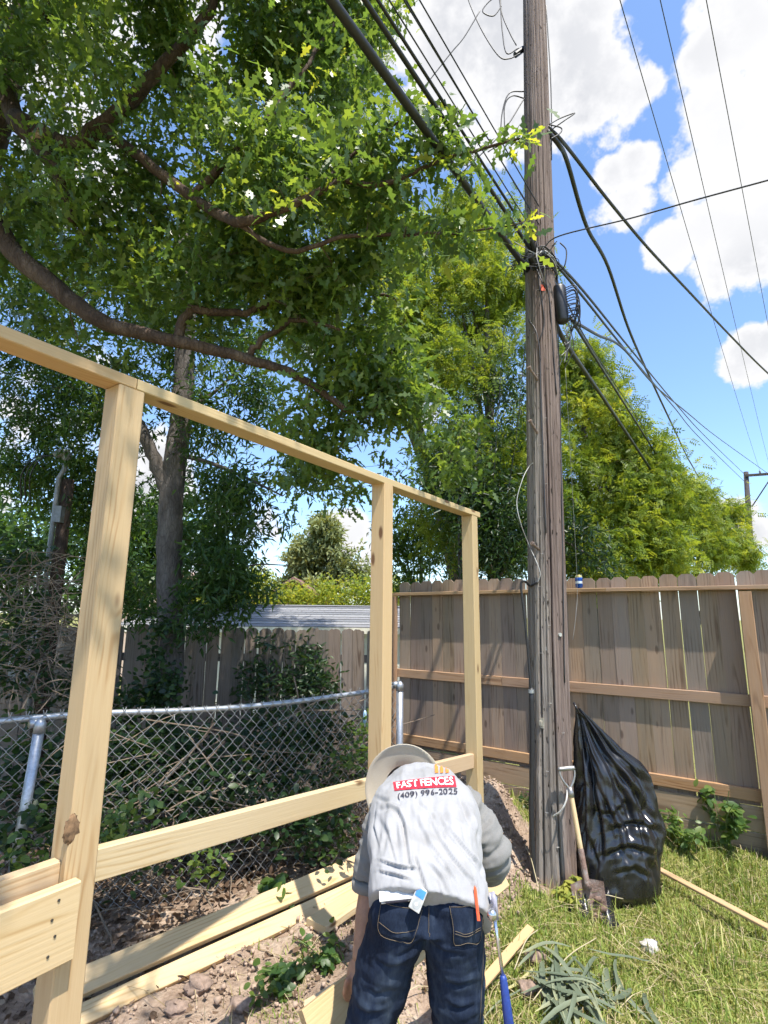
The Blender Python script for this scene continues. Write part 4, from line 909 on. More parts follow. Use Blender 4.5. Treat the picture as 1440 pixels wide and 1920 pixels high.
# ------------------------------------------------------------------ outbuilding and houses beyond the fence
def shed():
    Y = 13.0; e0 = at(215, 1180, Y); e1 = at(735, 1178, Y); zE = e1.z; zR = at(600, 1139, 15.2).z+.02; g = g1(e0.x, Y)-.1
    x0, x1 = e0.x, e1.x+.4
    t = thing('garage', 'low pale outbuilding with grey shingle roof beyond the grey fence', 'outbuilding', ((x0+x1)/2, Y+2, g))
    Mw = plain('cream_siding', (.72, .68, .58), .7, 0, .08, 6, .05)
    m = MB(); m.box((x0+.2, Y+.25, g), (x1-.2, Y+4.15, zE-.02)); m.build('wall', Mw, t)
    m = MB(); m.box((x0, Y-.02, zE-.14), (x1, Y+.0, zE+.0)); m.build('fascia', Mw, t)
    M_sh = [plain('grey_shingle_%d' % i, c, .9, 0, .25, 50, .3) for i, c in enumerate(((.20, .20, .21), (.25, .25, .255), (.16, .165, .175)))]
    rows = 9; R = random.Random(2); sl = Vector((0, 2.2, zR-zE)); n = Vector((0, -sl.z, sl.y)).normalized()
    m = MB(); m.add([(x0, Y, zE), (x1, Y, zE), (x1, Y+2.2, zR), (x0, Y+2.2, zR), (x0, Y+4.4, zE), (x1, Y+4.4, zE)], [(0, 1, 2, 3), (3, 2, 5, 4)]); rf = m.build('roof', M_sh[1], t)
    for i in range(rows):                                                      # courses, each a lapped strip of tabs
        a = Vector((0, Y, zE))+sl*(i/rows); b = Vector((0, Y, zE))+sl*((i+1.25)/rows if i < rows-1 else 1); m = MB()
        x = x0+(.15 if i % 2 else 0)
        while x < x1:
            w = .30; xe = min(x+w-.008, x1); h0 = .022+.004*R.random()
            m.add([a+Vector((x, 0, 0))+n*h0, a+Vector((xe, 0, 0))+n*h0, b+Vector((xe, 0, 0))+n*.006, b+Vector((x, 0, 0))+n*.006, a+Vector((x, 0, 0))+n*.002, a+Vector((xe, 0, 0))+n*.002], [(0, 1, 2, 3), (4, 5, 1, 0)]); x += w
        m.build('shingle_course', M_sh[i % 3], rf)
    m = MB(); m.tube([(x0, Y+2.2, zR+.02), (x1, Y+2.2, zR+.02)], .05, 8, sq=(.5, 1.6)); m.build('ridge_cap', M_sh[0], rf)
shed()
def house(label, px0, px1, pyr, pye, Y, wallc, roofc):
    a = at(px0, pye, Y); b = at(px1, pye, Y); r = at((px0+px1)/2, pyr, Y); g = g1(a.x, Y)-.2
    t = thing('house', label, 'house', ((a.x+b.x)/2, Y+2, g)); xm = (a.x+b.x)/2
    mw = plain('house_wall', wallc, .8, 0, .2, 30, .2); mr = plain('house_roof', roofc, .9, 0, .25, 30, .3)
    m = MB(); P = [(a.x, g), (b.x, g), (b.x, a.z), (xm, r.z), (a.x, a.z)]
    m.v = [(x, Y, z) for x, z in P]+[(x, Y+6, z) for x, z in P]; m.f = [(0, 1, 2, 3, 4), (9, 8, 7, 6, 5), (0, 5, 6, 1), (1, 6, 7, 2), (4, 9, 5, 0)]; m.build('wall', mw, t)
    m = MB(); o = .25
    for sx, (xa, za) in ((-1, (a.x, a.z)), (1, (b.x, b.z))):
        e = Vector((xa+sx*o, 0, za-.12)); tp = Vector((xm, 0, r.z+.06)); k = Vector((0, 0, .12))
        vs = [e+Vector((0, Y-o, 0)), tp+Vector((0, Y-o, 0)), tp+Vector((0, Y+6+o, 0)), e+Vector((0, Y+6+o, 0))]; m.add(vs+[v+k for v in vs], [(0, 1, 2, 3), (7, 6, 5, 4), (0, 4, 5, 1), (2, 6, 7, 3), (3, 7, 4, 0)])
    m.build('roof', mr, t)
    w = (b.x-a.x)*.12; zc = a.z-.7; m = MB(); m.box((xm-w, Y-.03, zc-.5), (xm+w, Y-.005, zc+.4)); m.build('window', plain('dark_pane', (.05, .06, .07), .1), t)
house('red brick gable end peeping out among the trees beyond the roof', 500, 600, 1090, 1122, 23, (.36, .17, .12), (.22, .12, .10))
house('tan roofed house half hidden behind the dark forked tree', 205, 430, 1072, 1118, 24, (.55, .42, .34), (.48, .33, .25))

# ------------------------------------------------------------------ the man bending over his work
def remeshed(m, vox, smooth=3, fac=.5):
    me = m.mesh('tmp'); o = bpy.data.objects.new('tmp', me); col.objects.link(o)
    r = o.modifiers.new('r', 'REMESH'); r.mode = 'VOXEL'; r.voxel_size = vox
    if smooth:
        s = o.modifiers.new('s', 'SMOOTH'); s.iterations = smooth; s.factor = fac
    dg = bpy.context.evaluated_depsgraph_get(); dg.update()
    out = bpy.data.meshes.new_from_object(o.evaluated_get(dg)); bpy.data.objects.remove(o); bpy.data.meshes.remove(me)
    n = len(out.vertices); co = np.empty(n*3, np.float32); out.vertices.foreach_get('co', co); nr = np.empty(n*3, np.float32); out.vertices.foreach_get('normal', nr)
    return out, co.reshape(-1, 3).astype(float), nr.reshape(-1, 3).astype(float)
def proj(V):
    d = np.asarray(V, float)-np.array([0, 0, H]); z = d@np.array(_F); return 720+F*(d@np.array(_r))/z, 960-F*(d@np.array(_u))/z
def crease(V, Nn, lines, front=-.1):
    """press creases into the cloth: polylines (photo pixels), depth m, width px"""
    px, py = proj(V); vd = np.array([0, 0, H])-V; vd /= np.linalg.norm(vd, axis=1)[:, None]; fr = np.clip(((Nn*vd).sum(1)-front)*3, 0, 1)
    disp = np.zeros(len(V))
    for pts, dep, wd in lines:
        pts = np.array(pts, float); best = np.full(len(V), 1e9); sg = np.zeros(len(V)); along = np.zeros(len(V)); tot = len(pts)-1
        for i in range(tot):
            a, b = pts[i], pts[i+1]; ab = b-a; L2 = ab@ab; t = np.clip(((px-a[0])*ab[0]+(py-a[1])*ab[1])/L2, 0, 1)
            dx = px-(a[0]+t*ab[0]); dy = py-(a[1]+t*ab[1]); d = np.hypot(dx, dy); k = d < best; best = np.where(k, d, best); sg = np.where(k, np.sign(dx*ab[1]-dy*ab[0]), sg); along = np.where(k, (i+t)/tot, along)
        taper = np.sin(np.clip(along, 0.02, .98)*np.pi)**.6
        s = best*sg
        disp += dep*taper*(-np.exp(-(s/wd)**2)+.8*np.exp(-((s-1.9*wd)/(1.3*wd))**2))
    return V+Nn*(disp*fr)[:, None]
def setco(me, V): me.vertices.foreach_set('co', np.asarray(V, np.float32).ravel()); me.update()
def fnoise(V, sc3, amp, seed=0.0):
    return np.array([noise.fractal(Vector((v[0]*sc3[0]+seed, v[1]*sc3[1], v[2]*sc3[2])), .8, 2.0, 3) for v in V])*amp
def ering(c, xa, ya, a, b, n=40, p=2.3):
    c = Vector(c); out = []
    for k in range(n):
        t = 2*math.pi*k/n; ct, st = math.cos(t), math.sin(t)
        out.append(c+xa*(a*math.copysign(abs(ct)**(2/p), ct))+ya*(b*math.copysign(abs(st)**(2/p), st)))
    return out
def finish(me, name, mat, parent):
    me.materials.clear(); me.materials.append(mat); me.shade_smooth(); me.name = name
    return link(bpy.data.objects.new(name, me), parent, Matrix.Identity(4))
def bvh_of(me): return BVHTree.FromPolygons([v.co[:] for v in me.vertices], [p.vertices[:] for p in me.polygons])
def hit(bvh, px, py, off=0.0):
    d = ray(px, py).normalized(); h = bvh.ray_cast(Vector((0, 0, H)), d)
    if h[0] is None:
        return None
    n = h[1] if h[1].dot(d) < 0 else -h[1]; return h[0]+n*off
def bil(q, u, v):
    a, b, c, d = [Vector((*x, 0)) for x in q]; p = a.lerp(b, u).lerp(d.lerp(c, u), v); return p.x, p.y      # a TL, b TR, c BR, d BL
def patch(name, bvh, quad, nx, ny, off, mat, parent, bow=0.0):
    V = []; ok = []
    for j in range(ny+1):
        for i in range(nx+1):
            x, y = bil(quad, i/nx, j/ny); y += bow*4*(i/nx)*(1-i/nx); h = hit(bvh, x, y, off); ok.append(h is not None); V.append(tuple(h) if h else (0, 0, 0))
    Fc = []
    for j in range(ny):
        for i in range(nx):
            f = (j*(nx+1)+i, j*(nx+1)+i+1, (j+1)*(nx+1)+i+1, (j+1)*(nx+1)+i)
            if all(ok[k] for k in f): Fc.append(f[::-1])
    used = sorted({k for f in Fc for k in f}); mp = {k: i for i, k in enumerate(used)}
    m = MB(); m.v = [V[k] for k in used]; m.f = [tuple(mp[k] for k in f) for f in Fc]
    return m.build(name, mat, parent, True) if m.v else None
def seam(name, bvh, pts, r, mat, parent, off=.002, n=6):
    c = curve([Vector((x, y, 0)) for x, y in pts], n); w = [hit(bvh, q.x, q.y, off) for q in c]; w = [q for q in w if q is not None]
    m = MB(); m.tube(w, r, 5); return m.build(name, mat, parent, True)
def textmesh(body, bold=.02):
    cu = bpy.data.curves.new('t', 'FONT'); cu.body = body; cu.offset = bold; cu.resolution_u = 3; o = bpy.data.objects.new('t', cu); col.objects.link(o)
    dg = bpy.context.evaluated_depsgraph_get(); dg.update(); me = bpy.data.meshes.new_from_object(o.evaluated_get(dg)); bpy.data.objects.remove(o)
    V = np.array([v.co[:2] for v in me.vertices]); Fc = [p.vertices[:] for p in me.polygons]; return V, Fc
def decal_text(name, body, bvh, quad, off, mat, parent, bow=0.0, bold=.02):
    V, Fc = textmesh(body, bold); lo = V.min(0); hi = V.max(0); m = MB(); ok = []
    for v in V:
        u = (v[0]-lo[0])/(hi[0]-lo[0]); t = 1-(v[1]-lo[1])/(hi[1]-lo[1]); x, y = bil(quad, u, t); y += bow*4*u*(1-u); h = hit(bvh, x, y, off); ok.append(h is not None); m.v.append(tuple(h) if h else (0, 0, 0))
    m.f = [f for f in Fc if all(ok[k] for k in f)]
    return m.build(name, mat, parent)

def cloth(name, c, var=.12, weave=900, rough=.85, stain=None):
    m, nt, p, o = newmat(name); co = nd(nt, 'TexCoord').outputs['Object']
    n = nd(nt, 'TexNoise', {'Vector': co, 'Scale': weave, 'Detail': 2}).outputs[0]; n2 = nd(nt, 'TexNoise', {'Vector': co, 'Scale': 9, 'Detail': 5}).outputs[0]
    k = ramp(nt, n, [(.35, tuple(x*(1-var) for x in c)), (.65, tuple(min(1, x*(1+var)) for x in c))])
    if stain: k = mixc(nt, mapr(nt, n2, .48, .66, 0, .9, True), k, stain)
    setp(nt, p, Base_Color=k, Roughness=rough); p.inputs['Specular IOR Level'].default_value = .2
    p.inputs['Sheen Weight'].default_value = .15
    bump(nt, p, mth(nt, 'ADD', mth(nt, 'MULTIPLY', n, .3), n2), .25, .003); return m
def denim():
    m, nt, p, o = newmat('dark_denim'); co = nd(nt, 'TexCoord').outputs['Object']
    wv = nd(nt, 'VectorMath', {0: co, 1: (500, 500, 120)}, operation='MULTIPLY').outputs[0]
    n = nd(nt, 'TexNoise', {'Vector': wv, 'Scale': 1, 'Detail': 2}).outputs[0]
    v2 = nd(nt, 'VectorMath', {0: co, 1: (13, 13, 5)}, operation='MULTIPLY').outputs[0]
    n2 = nd(nt, 'TexNoise', {'Vector': v2, 'Scale': 1, 'Detail': 6, 'Roughness': .65}).outputs[0]
    c = ramp(nt, n2, [(.35, (.006, .010, .022)), (.52, (.013, .021, .043)), (.66, (.04, .056, .085)), (.80, (.12, .14, .17))])
    c = mixc(nt, mapr(nt, n, .4, .7, 0, .4), c, (.025, .037, .06))
    setp(nt, p, Base_Color=c, Roughness=.9); p.inputs['Specular IOR Level'].default_value = .15
    bump(nt, p, mth(nt, 'ADD', mth(nt, 'MULTIPLY', n, .4), n2), .4, .003); return m
M_skin = plain('skin', (.36, .20, .13), .55, 0, .12, 60, .1)
M_skin.node_tree.nodes['Principled BSDF'].inputs['Subsurface Weight'].default_value = .08
M_shirt = cloth('grey_tee', (.32, .32, .33), .08, stain=(.265, .262, .262)); M_sleeve = cloth('grey_sleeve', (.19, .187, .18), .12); M_denim = denim()
M_hat = cloth('straw_hat', (.44, .39, .31), .10, 600); M_thread = plain('thread', (.13, .10, .065), .8, 0, .1, 50, 0); M_denim2 = cloth('denim_seam', (.016, .022, .042), .3)
M_red = cloth('red_print', (.60, .02, .04), .05); M_wprint = cloth('white_print', (.85, .84, .83), .03); M_ink = cloth('dark_print', (.035, .03, .045), .1); M_oprint = cloth('orange_print', (.80, .22, .03), .05); M_boot = plain('boot_leather', (.12, .075, .045), .6)

def man():
    t = thing('person', 'person in grey shirt, dark jeans and pale hat bending forward over a board', 'person', (.12, 1.87, g1(.12, 1.87)))
    X = Vector((1, .02, .0)).normalized()
    # --- body (mostly under the clothes): one skinned surface from feet to fingertips
    m = MB()
    hipc = Vector((.14, 1.85, .93)); sh = Vector((.16, 2.25, 1.06)); nk = Vector((.13, 2.36, 1.10)); hd = Vector((.10, 2.46, 1.05))
    m.tube([hipc, hipc.lerp(sh, .5), sh, nk], [.075, .085, .095, .05], 16); m.ell(hipc+Vector((0, .03, 0)), (.11, .08, .08))
    m.tube([sh, nk, hd], [.06, .052, .06], 14)
    R = axes(hd, (1, 0, 0), (0, -.35, .95)).to_3x3()
    m.ell(hd, (.075, .10, .093), R, 20, 14)                                       # skull: crown forward, face down
    fd = Vector((0, .1, -1)).normalized(); up = Vector((0, 1, .1)).normalized()
    m.ell(hd+fd*.075-up*.03, (.05, .055, .04), None, 14, 10)                        # jaw
    m.tube([hd+fd*.085+up*.02, hd+fd*.115-up*.01, hd+fd*.095-up*.02], [.010, .016, .012], 8)   # nose
    for s in (-1, 1):
        m.ell(hd+Vector((s*.078, -.01, -.005)), (.012, .032, .022)); m.ell(hd+fd*.082+Vector((s*.03, .02, 0)), (.014, .012, .008))
    m.ell(hd+fd*.10-up*.05, (.022, .008, .008))
    # legs
    LK, LA = Vector((-.045, 1.90, .50)), Vector((-.10, 1.86, .10)); RK, RA = Vector((.25, 1.89, .50)), Vector((.27, 1.85, .10))
    for hp, k, a in ((Vector((.06, 1.86, .90)), LK, LA), (Vector((.225, 1.86, .90)), RK, RA)):
        m.tube([hp, hp.lerp(k, .5), k, k.lerp(a, .4), a], [.062, .06, .048, .046, .036], 14)
        g = g1(a.x, a.y); m.tube([a, Vector((a.x, a.y+.01, g+.05)), Vector((a.x, a.y+.17, g+.035))], [.036, .04, .03], 10)
    # left arm hangs, hand on the board; right arm bends back at the elbow and reaches forward
    LS, LE, LW = Vector((.01, 2.17, 1.05)), Vector((-.036, 2.14, .83)), at(674, 1800, 2.08)
    RS, RE, RW = Vector((.32, 2.18, 1.08)), Vector((.392, 2.13, .945)), Vector((.38, 2.36, .80))
    for a, b, c in ((LS, LE, LW), (RS, RE, RW)):
        m.tube([a, a.lerp(b, .5), b, b.lerp(c, .35), b.lerp(c, .8), c], [.052, .047, .040, .040, .030, .026], 14)
    def hand(w, d, side, nrm_, curl, thumb):
        d = d.normalized(); sd = side.normalized(); n = nrm_.normalized()
        pal = w+d*.05; q = axes(pal, d, n).to_3x3(); m.ell(pal, (.055, .042, .017), q, 16, 10)
        for i, (o_, L) in enumerate(((-.031, .066), (-.011, .078), (.011, .074), (.03, .058))):
            b = w+d*(.085-.004*abs(i-1.5))+sd*o_; pts = [b-d*.03]; ang = 0; p = b
            pts.append(p)
            for j, f in enumerate((.45, .32, .26)):
                ang += curl[j]; p = p+(d*math.cos(ang)-n*math.sin(ang))*L*f; pts.append(p)
            m.tube(pts, [.0095, .0098, .0090, .0085, .0065], 8)
        b = w+d*.025+sd*thumb*.03; m.tube([b, b+sd*thumb*.025+d*.02-n*.008, b+sd*thumb*.032+d*.045-n*.018, b+sd*thumb*.028+d*.062-n*.026], [.014, .0125, .0105, .008], 8)
    hd_l = (at(655, 1862, 2.10)-LW); hand(LW, hd_l, Vector((.75, .65, 0)), Vector((-.5, -.6, .55)), (.35, .7, .5), 1)
    hand(RW, Vector((.05, .5, -.6)), Vector((.75, .65, 0)), Vector((.2, .3, .8)), (.5, .8, .6), -1)
    me, V, N = remeshed(m, .0065, 4); body = finish(me, 'body', M_skin, t)
    # --- jeans
    j = MB()
    for hp, k, a, hx in ((Vector((.065, 1.865, .90)), LK, LA, -1), (Vector((.218, 1.865, .90)), RK, RA, 1)):
        rr = [(hp+Vector((0, 0, .06)), .088, .125), (hp+Vector((hx*.008, 0, -.04)), .096, .122), (hp.lerp(k, .33)+Vector((hx*.004, 0, 0)), .091, .108), (hp.lerp(k, .66), .081, .095), (k, .073, .083), (k.lerp(a, .35), .073, .082), (k.lerp(a, .75), .071, .078), (a+Vector((0, 0, -.02)), .074, .085)]
        j.rings([ering(c, Vector((1, 0, 0)), Vector((0, 1, 0)), A, B, 28, 2.2) for c, A, B in rr][::-1])
        j.ell(hp+Vector((hx*.012, -.055, .015)), (.085, .075, .095))                            # seat
    j.rings([ering(Vector((.14, 1.86, .88)), Vector((1, 0, 0)), Vector((0, 1, 0)), .165, .118, 36), ering(Vector((.14, 1.87, .95)), Vector((1, 0, 0)), Vector((0, .95, .3)), .168, .122, 36), ering(Vector((.14, 1.90, 1.04)), Vector((1, 0, 0)), Vector((0, .9, .4)), .150, .115, 36)])
    me, V, N = remeshed(j, .007, 5)
    low = np.clip((.86-V[:, 2])/.3, 0, 1)
    V = V+N*((fnoise(V, (9, 9, 20), .007, 3)*(.45+low)+fnoise(V, (30, 30, 40), .002, 9)))[:, None]
    V = crease(V, N, [([(740, 1765), (765, 1762), (790, 1758)], .007, 4), ([(790, 1762), (770, 1785), (735, 1800)], .006, 4), ([(800, 1765), (830, 1785), (870, 1792)], .006, 4), ([(795, 1690), (805, 1730), (806, 1765)], .006, 3),
                      ([(700, 1800), (730, 1815), (755, 1812)], .005, 4), ([(830, 1840), (860, 1850), (895, 1840)], .006, 4), ([(680, 1850), (705, 1865), (735, 1858)], .006, 4), ([(835, 1880), (860, 1893), (895, 1885)], .006, 4), ([(665, 1890), (690, 1902), (720, 1898)], .006, 4)])
    setco(me, V); jeans = finish(me, 'jeans', M_denim, t); jb = bvh_of(me)
    patch('back_pocket', jb, [(843, 1699), (906, 1693), (899, 1765), (852, 1772)], 10, 10, .003, M_denim, jeans)
    patch('back_pocket', jb, [(716, 1690), (792, 1704), (774, 1765), (712, 1748)], 10, 10, .003, M_denim, jeans)
    for pts in ([(843, 1700), (850, 1735), (853, 1770), (875, 1766), (898, 1763), (905, 1694)], [(845, 1702), (875, 1700), (905, 1696)], [(853, 1745), (875, 1750), (899, 1738)], [(853, 1749), (875, 1754), (899, 1742)],
                [(716, 1692), (750, 1702), (790, 1706)], [(716, 1692), (712, 1746), (745, 1762), (773, 1764), (790, 1706)], [(712, 1728), (742, 1748), (778, 1742)], [(804, 1700), (806, 1730), (804, 1756)], [(912, 1700), (906, 1760), (902, 1830), (898, 1915)]):
        seam('seam', jb, pts, .0008, M_thread, jeans, .0045)
    # --- boots
    for a in (LA, RA):
        b = MB(); g = g1(a.x, a.y)-.005
        b.rings([ering(Vector((a.x, a.y+.075, g)), Vector((1, 0, 0)), Vector((0, 1, 0)), .05, .145, 24, 2.6), ering(Vector((a.x, a.y+.075, g+.03)), Vector((1, 0, 0)), Vector((0, 1, 0)), .053, .15, 24, 2.6), ering(Vector((a.x, a.y+.06, g+.07)), Vector((1, 0, 0)), Vector((0, 1, 0)), .048, .125, 24), ering(Vector((a.x, a.y+.005, g+.12)), Vector((1, 0, 0)), Vector((0, 1, 0)), .046, .06, 24), ering(Vector((a.x, a.y, g+.18)), Vector((1, 0, 0)), Vector((0, 1, 0)), .05, .055, 24)])
        me, V, N = remeshed(b, .007, 3); finish(me, 'boot', M_boot, t)
    # --- shirt
    s = MB(); nrm_ = Vector((0, -.36, .93)).normalized()
    def sr(c, a, b, tilt, roll=0, p=2.4):
        xa = Vector((math.cos(roll), 0, math.sin(roll))); ya = Vector((0, -math.sin(tilt), math.cos(tilt))); return ering(c, xa, ya, a, b, 48, p)
    s.rings([sr((.150, 1.80, .920), .190, .116, .62, -.16), sr((.149, 1.85, .965), .192, .126, .55, -.14), sr((.149, 1.92, 1.00), .189, .124, .50, -.03), sr((.152, 2.00, 1.042), .190, .126, .45), sr((.157, 2.09, 1.075), .197, .130, .38), sr((.162, 2.18, 1.098), .194, .130, .25, 0, 2.1), sr((.163, 2.27, 1.115), .162, .118, .1, 0, 2.0), sr((.156, 2.335, 1.12), .115, .092, -.1, 0, 2.0), sr((.15, 2.375, 1.12), .075, .062, -.2)])
    for c in ((.022, 2.17, 1.075), (.300, 2.175, 1.09)): s.ell(c, (.062, .075, .07))
    me, V, N = remeshed(s, .005, 6)
    u = np.clip((V[:, 1]-1.80)/.5, 0, 1); hemf = (1-u)
    V = V+N*(fnoise(V, (17, 4, 5), .016, 5)*(.25+.9*hemf)*(np.clip(u*6, .3, 1))+fnoise(V, (40, 10, 14), .0022, 1)*(.3+hemf))[:, None]
    z = lambda pts: [(560+x/2.88, 1340+y/2.88) for x, y in pts]
    V = crease(V, N, [(z([(440, 520), (490, 495), (535, 525), (565, 600), (578, 700), (590, 800), (640, 870)]), .013, 3.2), (z([(700, 560), (760, 680), (830, 780), (880, 840), (950, 940)]), .010, 2.4), (z([(790, 600), (870, 700), (960, 800), (1010, 900)]), .010, 2.4),
                      (z([(620, 760), (655, 860), (690, 970)]), .011, 2.8), (z([(430, 790), (540, 825), (640, 835)]), .011, 2.4), (z([(430, 850), (520, 868), (600, 895)]), .010, 2.4), (z([(950, 600), (1000, 760), (1035, 900)]), .008, 4), (z([(700, 800), (760, 880), (800, 970)]), .008, 4),
                      (z([(430, 560), (470, 640), (450, 760)]), .007, 5), (z([(600, 500), (660, 620), (720, 760), (800, 860), (840, 960)]), .006, 4), (z([(880, 480), (930, 580), (990, 680)]), .006, 4), (z([(400, 440), (470, 470), (560, 480)]), .005, 4), (z([(860, 440), (900, 520), (925, 600)]), .007, 2.4), (z([(760, 560), (800, 640), (900, 760), (980, 860)]), .006, 2), (z([(680, 640), (720, 720), (780, 800), (860, 930)]), .006, 2), (z([(480, 640), (500, 720), (520, 800)]), .007, 2.4), (z([(900, 850), (940, 900), (960, 980)]), .007, 2.2), (z([(740, 880), (760, 930), (770, 985)]), .007, 2.2), (z([(420, 480), (400, 600), (430, 720)]), .006, 2.4), (z([(640, 470), (700, 520), (760, 600)]), .004, 2)])
    setco(me, V); shirt = finish(me, 'shirt', M_shirt, t); sb = bvh_of(me)
    # sleeves: two tubes with bunched folds
    def sleeve(pts, rad, seed, bunch):
        q = MB(); q.tube(curve(pts, 6), list(np.interp(np.linspace(0, 1, 6*(len(pts)-1)+1), np.linspace(0, 1, len(rad)), rad)), 28)
        me, V, N = remeshed(q, .006, 3); a = Vector(pts[0]); b = Vector(pts[-1]); ax = np.array((b-a).normalized()); d = (V-np.array(a))@ax
        V = V+N*(fnoise(np.stack([d*26, V[:, 0]*5, V[:, 2]*5], 1), (1, 1, 1), bunch, seed)+fnoise(V, (30, 30, 12), .003, seed+4))[:, None]; setco(me, V); return finish(me, 'sleeve', M_sleeve, shirt), me
    sl, _ = sleeve([(.045, 2.19, 1.10), (.005, 2.17, 1.03), (-.022, 2.15, .945), (-.036, 2.135, .865)], [.078, .070, .063, .062], 2, .012)
    sleeve([(.285, 2.20, 1.11), (.345, 2.16, 1.05), (.392, 2.12, .985), (.402, 2.15, .92), (.392, 2.22, .88)], [.080, .076, .073, .068, .06], 7, .014)
    q = MB(); c = Vector((-.036, 2.135, .862)); q.tube([c+Vector((0, 0, .012)), c+Vector((0, 0, .006)), c-Vector((0, 0, .018)), c-Vector((0, 0, .022))], [.060, .0665, .0660, .058], 28); q.build('rolled_cuff', M_sleeve, sl, True)
    # print on the back: red banner with white lettering, telephone number, orange pickets
    bq = [(737, 1468), (851, 1456), (855, 1477), (740, 1484)]
    patch('red_banner', sb, bq, 30, 6, .0035, M_red, shirt, bow=-1.5)
    decal_text('banner_lettering', 'FAST FENCES', sb, [(743, 1469.5), (848, 1458.5), (850, 1474), (745, 1481)], .0058, M_wprint, shirt, bow=-1.5)
    decal_text('phone_number', '(409) 996-2025', sb, [(745, 1489), (857, 1479), (857, 1494), (746, 1502)], .0040, M_ink, shirt, bow=-2.0, bold=.006)
    for x in (818, 828, 838): patch('printed_picket', sb, [(x-3.5, 1432), (x+2.5, 1431), (x+3.5, 1450), (x-2.5, 1451)], 3, 6, .0035, M_oprint, shirt)
    # --- hat: wide flat brim, crown on the far side
    ax = Vector((.02, .96, -.10)).normalized(); c = Vector((.098, 2.455, 1.078)); xa = Vector((1, 0, .04)); ya = xa.cross(ax).normalized(); xa = ya.cross(ax).normalized()*-1
    h = MB(); rr = []
    for rad, dp in ((.088, .010), (.11, .004), (.14, .0), (.165, -.004), (.178, -.012), (.1795, -.009), (.165, .001), (.14, .005), (.11, .009), (.092, .016), (.088, .05), (.082, .085), (.06, .108), (.02, .112)):
        ring = []
        for k in range(64):
            a = 2*math.pi*k/64; sad = .022*(rad/.178)**2*math.cos(2*a) if rad > .1 else 0
            ring.append(c+xa*(math.cos(a)*rad*.93)+ya*(math.sin(a)*rad)+ax*(dp+sad))
        rr.append(ring)
    h.rings(rr, False); h.f.append(tuple(len(h.v)-64+k for k in range(64))); hat = h.build('hat', M_hat, t, True)
    b = MB(); b.rings([[c+xa*(math.cos(2*math.pi*k/48)*.0905)+ya*(math.sin(2*math.pi*k/48)*.0975)+ax*d_ for k in range(48)] for d_ in (.018, .042)], False); b.build('hat_band', M_ink, hat, True)
    return t, jb, sb
person, jeans_bvh, shirt_bvh = man()

